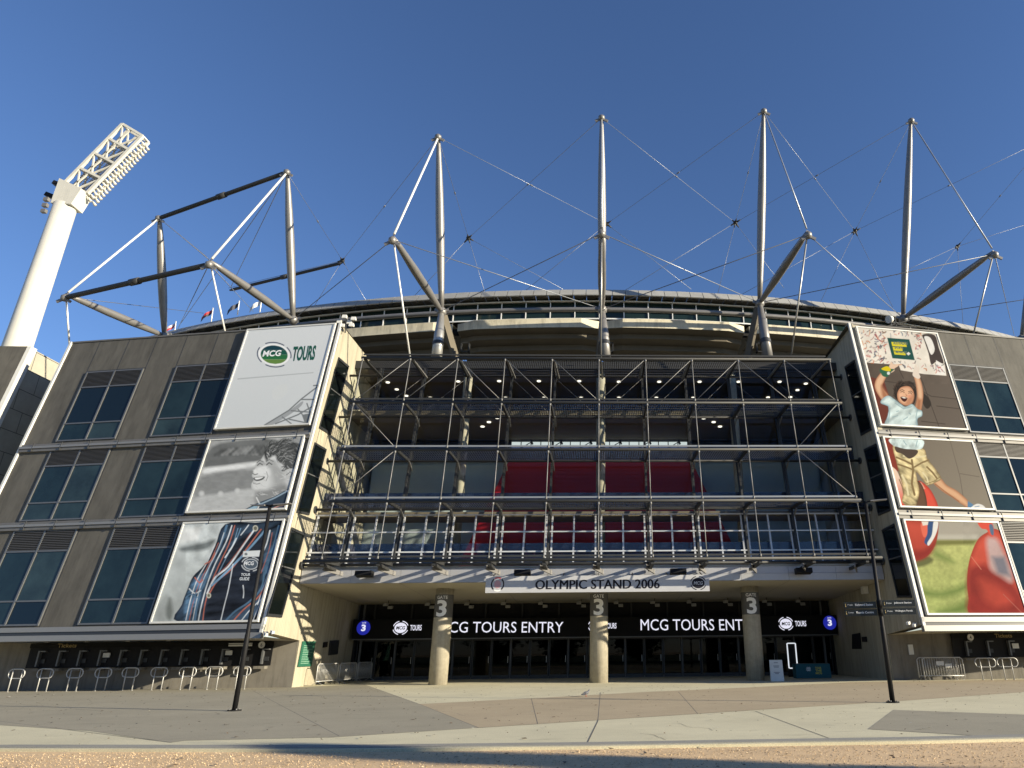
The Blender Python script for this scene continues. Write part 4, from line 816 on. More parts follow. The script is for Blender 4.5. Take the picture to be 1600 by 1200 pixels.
# sunlit tables and chairs behind the first floor glass
ch0 = None
rr = random.Random(5)
for i in range(17):
    x = -12.8 + i * 1.5 + rr.uniform(-.25, .25); y = 39.7 + rr.uniform(0, .5)
    lab = 'pink framed cafe chair behind the first floor glass'
    if ch0 is None:
        ch0 = thing('cafe_chair', lab, 'chair', 'pink framed chairs behind the first floor glass')
        g = MB(); g.box((-.22, -.2, .44), (.22, .22, .48), M_['darkframe']); g.build('seat', ch0)
        g = MB(); g.tube([(-.22, -.2, 0), (-.22, -.22, .9), (-.16, -.23, .96), (.16, -.23, .96), (.22, -.22, .9), (.22, -.2, 0)], .022, M_['chair'], 6); g.build('back_frame', ch0)
        for q in (-.2, .2):
            g = MB(); g.tube([(q, .2, 0), (q, .2, .44)], .018, M_['chair'], 6); g.build('leg', ch0)
        c = ch0
    else: c = copy_tree(ch0)
    c.location = (x, y, 5.96); c.rotation_euler = (0, 0, rr.uniform(-.4, .4))
# display band
db = thing('display_band', 'long black electronic display band above the doors showing MCG TOURS ENTRY', 'display')
g = MB(); g.box((-15.55, 46.95, 2.46), (15.45, 47.25, 3.62), M_['screenface']); g.build('housing', db)
g = MB(); g.box((-15.55, 46.9, 2.40), (15.45, 47.3, 2.455), M_['winframe']); g.build('bottom_rail', db)
g = MB()
for x in (-12, -6, 0, 6, 12): g.box((x, 47.26, 2.9), (x + .1, 48.2, 3.0), M_['steel'])
g.build('bracket', db)
DY = 46.94
def dtext(s, u0, u1, v0, v1, wt=.0, sh=0):
    p = atY(u0, v0, DY); q = atY(u1, v0, DY); t = atY(u0, v1, DY); text(s, p, q - p, (0, 0, t[2] - p[2]), M_['ledwhite'], db, wt, sh)
dtext('MCG TOURS ENTRY', 685, 880, 988.5, 971.5); dtext('MCG TOURS ENTRY', 1001, 1186, 985, 967.5)
def round_logo(pf, r, m, md_, parent, words=True, name='emblem'):
    """pf(a,b): metres right and up from the centre -> point"""
    g = MB(); n = 24
    g.face([pf(r * .78 * math.cos(2*math.pi*i/n), r * .62 * math.sin(2*math.pi*i/n)) for i in range(n)], m)
    for a0, a1 in ((20, 80), (105, 165), (195, 255), (285, 340)):
        A_ = [R(a0 + (a1 - a0) * i / 8) for i in range(9)]
        g.face([pf(r * 1.0 * math.cos(t), r * .85 * math.sin(t)) for t in A_] + [pf(r * .9 * math.cos(t), r * .75 * math.sin(t)) for t in A_[::-1]], m)
    g.build(name, parent)
    if words: text('MCG', (0, 0, 0), (1, 0, 0), (0, 1, 0), md_, parent, .03, .2, fn=lambda a, b: pf((a - .5) * r * 1.15, (b - .5) * r * .42, 1))
for u, v in ((626, 981), (931, 978), (1228, 974.5)):
    c = atY(u, v, DY)
    round_logo(lambda a, b, k=0, c=c: (c[0] + a, DY - .004 * k, c[2] + b), .50, M_['ledwhite'], M_['screenface'], db)
    o = (c[0] + .6, DY, c[2] - .17); text('TOURS', o, (.72, 0, 0), (0, 0, .34), M_['ledwhite'], db, .02)
for u, v in ((568, 981), (1296.5, 973)):
    c = atY(u, v, DY); g = MB(); g.face([(c[0] + .43 * math.cos(t * math.pi / 14), DY, c[2] + .43 * math.sin(t * math.pi / 14)) for t in range(28)], M_['ledblue']); g.build('emblem', db)
    text('3', (c[0] - .14, DY - .006, c[2] - .2), (.28, 0, 0), (0, 0, .40), M_['ledwhite'], db, .04)
    text('GATE', (c[0] - .13, DY - .006, c[2] + .26), (.26, 0, 0), (0, 0, .08), M_['ledwhite'], db, .01)
# spotlights under the soffit
for i, u in enumerate((607, 672, 733, 790, 848, 908, 966, 1023, 1080, 1137, 1198, 1250)):
    p = atY(u, 941 if u < 700 else 943, 46.0); x = p[0]
    s_ = thing('spotlight', 'small twin spotlight hung under the canopy soffit above the display band', 'light', 'twin spotlights under the canopy', loc=(x, 46.0, 4.66)) if i == 0 else copy_tree(sp0)
    if i == 0:
        sp0 = s_
        g = MB(); g.box((-.02, -.02, -.12), (.02, .02, 0.03), M_['steel']); g.build('stem', s_)
        for q, zq in ((-.14, -.3), (.16, -.48)):
            g = MB(); g.hexa([(q - .14, -.15, zq), (q + .14, -.15, zq), (q + .14, .08, zq + .04), (q - .14, .08, zq + .04)], [(q - .14, -.12, zq + .17), (q + .14, -.12, zq + .17), (q + .14, .1, zq + .2), (q - .14, .1, zq + .2)], M_['steellight']); g.build('lamp_head', s_)
    s_.location = (x, 46.0, 4.66)

# ============================================================ ENTRANCE COLUMNS
for i, (ub, vb, ut, tw, lab) in enumerate(((682, 1069.5, 697.7, 0, 'round concrete column with the gate 3 sign nearest the left wing'), (935, 1067.5, 936.5, 0, 'round concrete column with the gate 3 sign in the middle of the entrance'), (1181, 1063, 1170, 0, 'round concrete column with the gate 3 sign beside the folding board'))):
    p = atZ(ub, vb); x, y = float(p[0]), 40.85; r = .50
    x = [-8.64, .02, 8.6][i]
    c = thing('entrance_column', lab, 'column', 'round columns at gate 3', loc=(x, y, 0))
    g = MB(); g.tube([(0, 0, 0), (0, 0, 3.35), (0, 0, 4.97)], r, M_['column'], 40); g.build('shaft', c)
    g = MB(); g.tube([(0, 0, 3.42), (0, 0, 4.62)], r + .006, mat('grey_wrap', (.09, .088, .085), .7), 40, caps=False); g.build('sign_wrap', c)
    def cyl(cx, z, off=.012): return lambda a, b: ((r + off) * math.sin(cx + a), -(r + off) * math.cos(cx + a), z + b)
    f = cyl(-.05, 3.45); text('3', (0, 0, 0), (1, 0, 0), (0, 1, 0), M_['white'], c, .03, fn=lambda a, b: f((a - .5) * 1.15, b * .88), slices=16)
    f2 = cyl(-.05, 4.38, .012); text('GATE', (0, 0, 0), (1, 0, 0), (0, 1, 0), M_['white'], c, .01, fn=lambda a, b: f2((a - .5) * 1.2, b * .17), slices=16)

# ============================================================ SUNSCREEN FRAME
sf = thing('sunscreen_frame', 'dark steel sunscreen frame with walkways standing in front of the atrium glass', 'frame')
LZ = [5.88, 8.93, 11.83, 14.70, 17.60]
def sy(z): return 35.49 + .16 * (z - 5.88)
def ry(z): return gy(z) - .42
ends = {0: (XL + .9, XR - .9)}
for i, z in enumerate(LZ):
    g = MB(); x0, x1 = VX[0] - (.25 if i else .9), VX[-1] + (.25 if i else .75)
    if i == 4: x0, x1 = VX[0] - .1, VX[-1] + .1
    g.tube([(x0, sy(z), z), (x1, sy(z), z)], .085, M_['steel'], 10); g.build('front_beam', sf)
    g = MB(); g.beam((x0 + .1, sy(z) - .03, z + .19), (x1 - .3, sy(z) - .03, z + .19), .05, .09, M_['steellight'] if i in (1, 2) else M_['steel'])
    g.build('edge_rail', sf)
    g = MB(); g.tube([(XL + .02, ry(z), z + .1), (XR - .02, ry(z), z + .1)], .075, M_['steel'], 10)
    for x in (XL + .02, XR - .02): g.tube([(x, ry(z), z + .1), (x + (.08 if x < 0 else -.08), ry(z), z + .1)], .2, M_['darkframe'], 14)
    g.build('rear_beam', sf)
    # walkway grating of many thin bars
    g = MB(); y0, y1 = sy(z) + .12, ry(z) - .08; k = 0; x = VX[0]
    while x < VX[-1]:
        g.face([(x, y0, z + .06), (x + .035, y0, z + .06), (x + .035, y1, z + .12), (x, y1, z + .12)], M_['grate']); x += .13
    yy = y0 + .3
    while yy < y1: g.beam((VX[0], yy, z + .09), (VX[-1], yy, z + .09), .02, .04, M_['grate']); yy += .42
    if i > 0: g.build('walkway_grating', sf)
    for j, xv in enumerate(VX):
        g = MB(); g.beam((xv, sy(z), z + .02), (xv, ry(z), z + .10), .09, .16, M_['steel'])
        if i in (1, 2, 3): g.beam((xv + .12, ry(z) - .5, z - .02), (xv + .12, ry(z) + .35, z - .38), .07, .05, M_['steellight'])
        if i == 4: g.beam((xv + (.1 if xv < 0 else -.1), sy(z) + .15, z - .06), (xv + (.22 if xv < 0 else -.22), ry(z), z - .02), .10, .10, M_['steellight'] if 0 < j < 11 else M_['steel'])
        g.build('outrigger', sf)
for j, x in enumerate(VX):
    for k in range(4):
        g = MB(); z0, z1 = LZ[k] + .1, LZ[k + 1] - .1; g.tube([(x, sy(z0) - .06, z0), (x, sy(z1) - .06, z1)], .026, M_['hanger'], 8)
        for z in (z0 + .05, z1 - .05): g.tube([(x, sy(z) - .06, z - .07), (x, sy(z) - .06, z + .07)], .055, M_['hanger'], 8)
        g.build('hanger_rod', sf)
    g = MB(); g.hexa([(x - .055, ry(6.0), 6.0), (x + .055, ry(6.0), 6.0), (x + .055, ry(6) + .09, 6.0), (x - .055, ry(6) + .09, 6.0)], [(x - .055, ry(18.3), 18.3), (x + .055, ry(18.3), 18.3), (x + .055, ry(18.3) + .09, 18.3), (x - .055, ry(18.3) + .09, 18.3)], M_['steel']); g.build('rear_post', sf)
def brace(k, j, sl, back=False):
    z0, z1 = LZ[k] + .15, LZ[k + 1] - .12; a, b = (VX[j] + .08, VX[j + 1] - .08)
    if sl == '\\': a, b = b, a
    F = (lambda z: sy(z) - .06) if not back else (lambda z: ry(z) - .05)
    g = MB(); g.tube([(a, F(z0), z0), (b, F(z1), z1)], .019 if not back else .011, M_['hanger'], 6); g.build('diagonal_brace', sf)
for j, s_ in enumerate('//\\\\\\///\\\\'): brace(3, j, s_); brace(3, j, s_, True)
brace(2, 0, '\\'); brace(2, 9, '/'); brace(1, 0, '/'); brace(1, 9, '\\')
for j in range(0, 11):                                   # brackets below the bottom beam, at the fascia
    x = VX[j]; g = MB(); g.beam((x, 35.55, 5.72), (x, 38.15, 5.62), .16, .14, M_['steel']); g.beam((x - .3, 36.6, 5.66), (x + .25, 37.9, 5.50), .08, .22, M_['steelgrey']); g.build('canopy_bracket', sf)
for i, x in enumerate((-12.2, -4.0, 4.2, 10.9, -8.1, 8.0)):
    if i < 4:
        f_ = thing('fascia_floodlight', 'black box floodlight on the canopy fascia, counted %s from the left wing' % ['first', 'second', 'third', 'fourth'][i], 'light', 'box floodlights on the canopy fascia', loc=(x, 37.6, 5.5))
        g = MB(); g.hexa([(-.42, -.25, -.12), (.42, -.25, -.12), (.42, .25, -.2), (-.42, .25, -.2)], [(-.42, -.2, .12), (.42, -.2, .12), (.42, .3, .1), (-.42, .3, .1)], M_['black']); g.build('housing', f_)
        g = MB(); g.box((-.05, .25, -.05), (.05, .62, .05), M_['steel']); g.build('bracket', f_)

# banner: OLYMPIC STAND 2006
bn = thing('name_banner', 'long pale banner reading OLYMPIC STAND 2006 hung below the canopy fascia', 'sign')
BY = 36.95
q = [atY(*p, BY) for p in [(758, 926.5), (1109, 924), (1109, 898), (758, 901)]]; x0, x1, z0, z1 = q[0][0], q[1][0], q[0][2], q[2][2]
g = MB(); g.box((x0, BY, z0), (x1, BY + .05, z1), M_['banner']); g.build('sheet', bn)
g = MB()
for i in range(7): x = x0 + .3 + i * (x1 - x0 - .6) / 6; g.beam((x, BY + .07, z1 - .05), (x, 38.2, z1 + .25), .04, .04, M_['steel'])
g.build('support_arm', bn)
for q_ in (0, .02, .035): text('OLYMPIC STAND 2006', atY(836, 920.9, BY - .006 - q_ * .1) + [q_, 0, 0], (atY(1030, 920.3, BY) - atY(836, 920.3, BY)) * [1, 0, 0], (0, 0, .46), M_['ink'], bn, .0)
c = atY(1091, 911, BY); round_logo(lambda a, b, k=0: (c[0] + a, BY - .005 - .004 * k, c[2] + b), .42, M_['ink'], M_['banner'], bn)
c2_ = atY(777.5, 913, BY); g = MB()
for a0, a1, m in ((130, 230, M_['ink']), (-50, 50, M_['ink']), (60, 120, prt(220, 110, 110)), (240, 300, M_['white'])):
    A_ = [R(a0 + (a1 - a0) * i / 8) for i in range(9)]; g.face([(c2_[0] + .34 * math.cos(t), BY - .006, c2_[2] + .36 * math.sin(t)) for t in A_] + [(c2_[0] + .28 * math.cos(t), BY - .006, c2_[2] + .29 * math.sin(t)) for t in A_[::-1]], m)
g.face([(c2_[0] + .17 * math.cos(t * .4), BY - .006, c2_[2] + .2 * math.sin(t * .4)) for t in range(16)], prt(196, 150, 156)); g.build('emblem', bn)

# ============================================================ UPPER STAND RING
st = thing('upper_stand', 'curved upper tier of the stadium behind the atrium with louvred roof edge', 'stadium stand')
def rp(phi, r, z): return (RC[0] + r * math.sin(phi), RC[1] - r * math.cos(phi), z)
def sweep(prof, m, name, a0=-42, a1=42, n=84, closed=False, parent=st):
    g = MB()
    for i in range(n):
        p0, p1 = R(a0 + (a1 - a0) * i / n), R(a0 + (a1 - a0) * (i + 1) / n)
        L = len(prof); rg = range(L if closed else L - 1)
        for j in rg:
            a, b = prof[j], prof[(j + 1) % L]; g.face([rp(p0, *a), rp(p1, *a), rp(p1, *b), rp(p0, *b)], m)
    return g.build(name, parent)
sweep([(89.0, 24.3), (89.0, 26.9), (80, 26.4)], M_['black'], 'inner_wall')
g = MB()
for i in range(-33, 34):
    pass
n = 132; da = R(84) / n
for i in range(n):
    a = R(-42) + i * da; b = a + da * .955
    lo = (90.7, 26.82); hi = (89.3, 27.50)
    g.hexa([rp(a, 90.35, 26.78), rp(b, 90.35, 26.78), rp(b, 89.9, 27.46), rp(a, 89.9, 27.46)], [rp(a, 90.42, 26.83), rp(b, 90.42, 26.83), rp(b, 89.97, 27.51), rp(a, 89.97, 27.51)], M_['roofpanel'])
    g.hexa([rp(a, 89.85, 27.38), rp(b, 89.85, 27.38), rp(b, 82, 27.0), rp(a, 82, 27.0)], [rp(a, 89.85, 27.48), rp(b, 89.85, 27.48), rp(b, 82, 27.1), rp(a, 82, 27.1)], M_['roofpanel'])
for i in range(n + 1):
    a = R(-42) + i * da; p = Vector(rp(a, 90.3, 26.66)); q = Vector(rp(a, 89.85, 27.46)); g.beam(p, q, .05, .14, M_['darkframe'])
g.build('roof_louvres', st)
sweep([(89.5, 25.15), (89.5, 26.62)], M_['ringglass'], 'ring_window')
g = MB(); nm = 70
for i in range(nm + 1):
    a = R(-42) + R(84) * i / nm; g.beam(rp(a, 89.57, 25.1), rp(a, 89.57, 26.66), .07, .08, M_['rod'])
g.build('window_mullions', st)
sweep([(89.75, 25.1), (89.75, 25.2), (89.5, 25.2)], M_['rod'], 'window_sill'); sweep([(89.75, 26.62), (89.75, 26.70), (89.4, 26.70)], M_['rod'], 'window_head')
sweep([(89.70, 25.86), (89.70, 25.91), (89.5, 25.91)], M_['steelgrey'], 'window_transom')
MPH = [-21.1, -13.8, -6.85, .12, 7.1, 14.25, 21.6]
edges = [R(-28.4)] + [R(m) for m in MPH] + [R(29)]
for a, b in zip(edges, edges[1:]):
    g = MB(); ns = 8; t = (b - a); e0, e1 = a + R(.12), b - R(.12)
    for i in range(ns):
        p0 = e0 + (e1 - e0) * i / ns; p1 = e0 + (e1 - e0) * (i + 1) / ns
        w0 = .0 if i else .6; w1 = .0 if i < ns - 1 else .6
        def prof(w): k = 1 - .55 * w; return [(91.0 - .9 * w, 24.55), (91.0 - .9 * w, 23.82 + .25 * w), (90.1 - .9 * w, 23.70 + .2 * w), (90.1 - .9 * w, 23.35 + .1 * w), (89.1 - .8 * w, 23.25 + .1 * w), (89.1 - .8 * w, 22.85), (88.0 - .6 * w, 22.75), (88.0 - .6 * w, 22.30), (86.9, 22.2), (86.9, 21.7), (85.8, 21.6), (85.8, 20.9), (84.6, 20.8), (84.6, 18)]
        A0, A1 = prof(w0), prof(w1)
        for j in range(len(A0) - 1):
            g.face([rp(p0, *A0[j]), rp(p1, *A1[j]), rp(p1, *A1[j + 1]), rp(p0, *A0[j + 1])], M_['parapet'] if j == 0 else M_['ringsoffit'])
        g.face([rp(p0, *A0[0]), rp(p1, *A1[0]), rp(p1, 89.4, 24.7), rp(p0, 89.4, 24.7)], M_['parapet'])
    g.build('precast_tier', st)
g = MB()
for i in range(60):
    a, b = R(-40 + i * 80 / 60), R(-40 + (i + 1) * 80 / 60); g.tube([rp(a, 92.0, 24.75), rp(b, 92.0, 24.75)], .17, M_['steelgrey'], 10, caps=False)
g.build('ring_tube', st)

# ============================================================ MASTS
def node(g, p, r=.3, m=None): g.tube([V(p) - Vector((0, 0, r)), V(p) - Vector((0, 0, r * .4)), V(p) + Vector((0, 0, r * .4)), V(p) + Vector((0, 0, r))], [r * .45, r, r, r * .4], m or M_['steelgrey'], 10)
MD = [((257, 525), (249, 337), (103, 460)), ((458, 500), (449, 265), (328, 408)), ((690, 487), (685, 210), (614, 370)), ((941, 484), (940, 180), (940, 360)), ((1187, 474), (1193, 170), (1262, 362)), ((1411, 498), (1423, 185), (1553, 393)), ((1596, 530), (1640, 210), (1760, 440))]
ml = ['farthest left mast beside the light tower', 'second mast from the left above the round logo poster', 'third mast from the left above the left end of the sunscreen', 'tallest looking centre mast above the middle column', 'mast right of centre above the right end of the sunscreen', 'mast above the child poster on the right wing', 'mast cut by the right edge of the photo']
NP = []; TP = []; SP = []
for i, (n_, t_, s_) in enumerate(MD):
    N_, T_, S_ = atR(*n_, 93.5), atR(*t_, 97.0), atR(*s_, 101.5); NP.append(N_); TP.append(T_); SP.append(S_)
    root = thing('cable_mast', 'grey steel ' + ml[i], 'mast', 'masts of the roof cable structure')
    g = MB(); L = [N_ + (T_ - N_) * t for t in (0, .12, .3, .5, .7, .88, .97, 1.0)]; g.tube(L, [.15, .22, .29, .31, .27, .19, .13, .05], M_['steelgrey'], 14); g.build('mast_pole', root)
    g = MB(); L = [N_ + (S_ - N_) * t for t in (0, .1, .35, .6, .88, 1)]; g.tube(L, [.12, .19, .27, .27, .19, .11], M_['steelgrey'], 12); g.build('strut', root)
    g = MB(); 
    for P_ in (T_, S_):
        if P_ is S_: g.build('tip_bracket', root); g = MB()
        node(g, P_ - np.array([0, 0, .25]), .24)
        for q in (-.45, .45): g.beam(P_ + [0, 0, -.3], P_ + [q, 0, -.55], .10, .18, M_['steelgrey'])
    g.build('strut_bracket', root); g = MB(); node(g, N_, .34)
    for q in (-.5, .5): g.beam(N_, N_ + [q, 0, .15], .10, .22, M_['steelgrey'])
    g.build('joint_bracket', root)
    g = MB(); m = M_['rod'] if i < 4 else M_['cable']; g.tube([T_ - [0, 0, .3], S_ + (T_ - S_) * .02], .075 if i < 4 else .05, M_['rod'] if i < 3 else M_['cablesunlit'], 8); g.build('stay_rod', root)
    foot = {0: (109, 545), 1: (352, 520), 2: (641, 560), 3: (939, 560), 4: (1236, 558), 5: (1519, 530), 6: (1700, 560)}[i]
    Ft = atR(*foot, 100.0 if i in (0, 1, 5, 6) else 99.0); g = MB(); g.tube([S_, Ft], .055, M_['rod'] if i < 3 else M_['steellight'], 8); g.build('tie_rod', root)
    if i in (2, 3, 4):
        a = {2: (682, 560), 3: (946, 560), 4: (1200, 560)}[i]; b = {2: (712, 560), 3: (934, 560), 4: (1168, 560)}[i]
        A_ = atR(*a, 94.5); B_ = atR(*b, 91.5)
        g = MB(); g.tube([A_, A_ + (N_ - A_) * .5, N_], [.36, .34, .18], M_['steellight'] if i == 2 else M_['steelgrey'], 14); g.tube([A_ + (N_ - A_) * .25, A_ + (N_ - A_) * .32], [.39, .39], M_['darkframe'], 14, caps=False); g.build('leg', root)
        g = MB(); g.beam(B_, N_ + (0, .6, 0), .22, .6, M_['ringsoffit']); g.build('rear_leg', root)
        g = MB(); x, y, z = B_; g.box((x + .5, y - 1, z + .1), (x + 1.1, y - .6, z + .16), M_['steel']); g.box((x + .5, y - 1, z + .1), (x + .56, y - .6, z + .8), M_['steel']); g.box((x + 1.04, y - 1, z + .1), (x + 1.1, y - .6, z + .8), M_['steel']); g.box((x + .5, y - 1, z + .76), (x + 1.1, y - .94, z + .8), M_['steel']); g.build('access_landing', root)
    rebase(root, N_)
# tubular beams between the first two masts
bm = [((TP[0], TP[1]), 'dark steel tube between the tops of the two leftmost masts', .16), ((SP[0], SP[1]), 'dark steel tube between the two leftmost outer struts', .17), ((atR(360, 450, 84), atR(535, 407, 84)), 'short dark steel tube behind the second mast from the left', .15)]
for (p, q), lb, r in bm:
    root = thing('ring_beam', lb, 'beam'); p = V(p) - Vector((0, 0, .25)); q = V(q) - Vector((0, 0, .25)); m = (p + q) / 2
    g = MB(); g.tube([p, p + (q - p) * .03, q - (q - p) * .03, q], [.08, r, r, .08], M_['steel'], 12); g.build('tube', root)
    g = MB(); d = (q - p).normalized() * .35; g.tube([m - d, m + d], r * 1.35, M_['steel'], 12); g.build('splice_sleeve', root); rebase(root, m)
# star joints over the roof and their cables
RB = 84.0
def B(u, v, r=RB): return atR(u, v, r)
stars = [((535, 407), [('T', 1), ('T', 2), (572, 470), (490, 480), (357, 450)], 'cable star between the second and third masts from the left'),
         ((732, 372), [('T', 2), ('T', 3), (760, 465), (645, 465), (880, 452)], 'cable star between the third mast from the left and the centre mast'),
         ((948, 350), [('T', 2), ('T', 4), (820, 455), (1080, 452)], 'cable star just behind the centre mast'),
         ((1149, 348), [('T', 4), ('T', 3), ('T', 5), (1120, 465), (950, 470), (1225, 450)], 'cable star left of the mast right of centre'),
         ((1336, 361), [('T', 5), ('T', 4), ('T', 6), (1278, 480), (1150, 465), (1395, 480)], 'cable star between the two right hand masts'),
         ((1496, 385), [('T', 6), (1700, 320), (1420, 490), (1400, 430), (1505, 510)], 'cable star above the right end of the roof edge')]
for (u, v), L, lb in stars:
    root = thing('cable_star', lb, 'cable joint', 'star joints of the roof cables'); c = B(u, v)
    g = MB(); node(g, c, .2, M_['steel'])
    for k, t in enumerate(L):
        e = TP[t[1]] - np.array([0, 0, .25]) if t[0] == 'T' else B(*t); d = (e - c) / np.linalg.norm(e - c); g.tube([c, c + d * .55], [.11, .05], M_['steel'], 6)
    g.build('node_casting', root)
    for k, t in enumerate(L):
        e = TP[t[1]] - np.array([0, 0, .25]) if t[0] == 'T' else B(*t)
        faces_sun = (t[0] == 'T' and e[0] < c[0]) or (t[0] != 'T' and e[0] > c[0] and u < 1200)  # cables sloping towards the sun get the lighter, sunlit tone
        g = MB(); g.tube([c, e], .020 if t[0] != 'T' else .017, M_['cablesunlit'] if faces_sun else M_['cable'], 5)
        if t[0] == 'T': mm = c + (e - c) * .5; dd = (e - c) / np.linalg.norm(e - c) * .12; g.tube([mm - dd, mm + dd], .06, M_['cable'], 6)
        g.build('cable', root)
    rebase(root, c)
pairs = [(('S', 2), ('N', 1), 0), (('S', 2), ('N', 3), 1), (('S', 3), ('N', 2), 0), (('S', 3), ('N', 4), 1), (('S', 4), ('N', 3), 0), (('S', 4), ('N', 5), 1), (('S', 5), ('N', 4), 0), (('S', 6), ('N', 5), 0), (('T', 1), ('P', 283, 505), 0), (('T', 1), ('P', 360, 450), 0), (('T', 0), ('S', 1), 1), (('S', 1), ('P', 396, 488), 1), (('S', 0), ('P', 318, 490), 0), (('T', 0), ('P', 323, 402), 0), (('S', 5), ('P', 1585, 525), 0), (('S', 1), ('P', 275, 520), 0)]
nm_ = {'S': 'strut tip', 'N': 'foot', 'T': 'top'}
od = ['leftmost mast', 'second mast', 'third mast', 'centre mast', 'fifth mast', 'sixth mast', 'rightmost mast']
for a, b, br in pairs:
    f = lambda t: {'S': SP, 'N': NP, 'T': TP}[t[0]][t[1]] if t[0] != 'P' else B(t[1], t[2])
    p, q = f(a) - np.array([0, 0, .2]), f(b) + np.array([0, 0, .05])
    lb = 'thin cable from %s %s to %s' % (od[a[1]], nm_[a[0]], od[b[1]] + ' ' + nm_[b[0]] + ', masts counted from the left' if b[0] != 'P' else 'far left roof edge, lower end' if b[1] < 280 else 'far left roof edge' if b[1] < 290 else 'left roof edge behind the flags' if b[1] < 322 else 'the joint before the second mast' if b[1] < 340 else 'left end of the short tube' if b[1] < 380 else 'roof edge above the round logo' if b[1] < 500 else 'the roof edge at the right')
    g = MB(); g.tube([p, q], .027, M_['cablesunlit'] if br else M_['cable'], 6); tag(g.build('stay_cable'), lb, 'cable')  # br picks the sunlit tone of the cable steel

# flags on the roof
fc = [(272, 518, 6, (200, 190, 200), 'pale flag with red marks on the roof edge beside the farthest left mast'), (330, 497, 10, (180, 40, 40), 'red and black flag on the roof edge above the left wing'), (371, 486, 12, (40, 44, 60), 'dark blue flag on the roof edge above the left wing'), (406, 482, 10, (215, 215, 215), 'white flag on the roof edge nearest the second mast')]
for i, (u, v, h, c, lb) in enumerate(fc):
    b0 = atR(u, v + 6, 86); t0 = atR(u + 3 * (v > 0), v - 16, 86); root = thing('flag', lb, 'flag', 'flags on the roof edge')
    g = MB(); g.tube([b0, t0], .05, M_['rod'], 6); g.build('flag_pole', root)
    g = MB(); n = 6; hh = .5; L = .9; cols = [prt(*c), prt(25, 25, 30)] if i in (1,) else ([prt(*c), prt(190, 60, 60)] if i in (0,) else [prt(*c), prt(*c)])
    for k in range(n):
        x0_, x1_ = -L * k / n, -L * (k + 1) / n; s0, s1 = -.9 * (k / n), -.9 * ((k + 1) / n); w0, w1 = .1 * math.sin(k * 1.3), .1 * math.sin((k + 1) * 1.3)
        for r_i in range(2):
            za, zb = -.05 - hh * r_i / 2, -.05 - hh * (r_i + 1) / 2
            g.face([t0 + [x0_, w0, za + s0], t0 + [x1_, w1, za + s1], t0 + [x1_, w1, zb + s1], t0 + [x0_, w0, zb + s0]], cols[r_i])
    g.build('cloth', root); rebase(root, b0)

# ============================================================ LIGHT TOWER
lt = thing('light_tower', 'tall white stadium light tower with slanted lamp frame, far left', 'light tower')
TY = 90.0
b0 = atY(26, 545, TY); top = atY(103.5, 322, TY)
g = MB(); g.tube([(b0[0], TY, 0), (b0[0], TY, b0[2]), (top[0] - .1, TY, top[2])], [1.75, 1.65, 1.45], M_['tower'], 40); g.build('shaft', lt)
q = [atY(*p, TY) for p in [(101.5, 286), (192, 194), (223, 212.5), (136.5, 302)]]      # lower left, upper left, upper right, lower right
ax = (q[1] - q[0]); wx = (q[3] - q[0])
g = MB(); sh_ = np.array([0, 1.2, 0])
nk0, nk1 = atY(88, 324, TY), atY(120, 326, TY)
g.hexa([nk0 - sh_, nk1 - sh_, nk1 + sh_, nk0 + sh_], [q[0] + [0, -1.2, 0], q[3] + [-.1, -1.2, 0], q[3] + [-.1, 1.2, 0], q[0] + [0, 1.2, 0]], M_['tower'])
g.build('neck', lt)
dp = np.array([.12, 1.3, -.1])
def fr(a, b, k): return q[0] + (q[1] - q[0]) * a + wx * b * (1 - a * .0) + (q[2] - q[3] - (q[1] - q[0])) * a * b + dp * k
for k in (0, 1):
    g = MB()
    for b in (0, 1): g.beam(fr(0, b, k), fr(1, b, k), .42, .42, M_['tower'], up=(0, 1, 0))
    for a in (0, .25, .5, .75, 1): g.beam(fr(a, 0, k), fr(a, 1, k), .36, .36, M_['tower'], up=(0, 1, 0))
    for i_ in range(4):
        a = i_ * .25; g.beam(fr(a, .35, k), fr(a + .25, .45, k), .2, .2, M_['tower'], up=(0, 1, 0)); g.beam(fr(a + .25, .0, k), fr(a + .0, .55, k), .2, .2, M_['tower'], up=(0, 1, 0)); g.beam(fr(a, .55, k), fr(a + .25, 1, k), .2, .2, M_['tower'], up=(0, 1, 0))
    g.build('lattice_frame', lt)
g = MB()
for a in (0, .25, .5, .75, 1):
    for b in (0, 1): g.beam(fr(a, b, 0), fr(a, b, 1), .25, .25, M_['tower'], up=(1, 0, 0))
for i_ in range(4): g.beam(fr(i_ * .25, 1, 0), fr(i_ * .25 + .25, 1, 1), .16, .16, M_['tower'], up=(1, 0, 0))
g.build('cross_member', lt)
g = MB()
for i_ in range(26): a = .02 + .72 * i_ / 25; g.beam(fr(a, .05, .55), fr(a, .95, .55), .05, .12, M_['steelgrey'], up=(0, 1, 0))
for i_ in range(7): b = .08 + .84 * i_ / 6; g.beam(fr(.02, b, .6), fr(.74, b, .6), .05, .1, M_['steelgrey'], up=(0, 1, 0))
g.build('walkway_grille', lt)
for i_ in range(20):
    a = -.03 + .97 * i_ / 19
    g = MB()
    for kk in (.1, .8):
        c = fr(a, 1, kk) + np.array([.22, .2, -.2]); g.tube([c, c + np.array([.25, .4, -.45])], [.13, .24], M_['tower'], 10); g.tube([c + np.array([.255, .405, -.46]), c + np.array([.26, .41, -.47])], .22, M_['lampglass'], 10)
        g.beam(fr(a, 1, kk), c, .1, .1, M_['tower'], up=(0, 1, 0))
    g.build('lamp_row', lt)
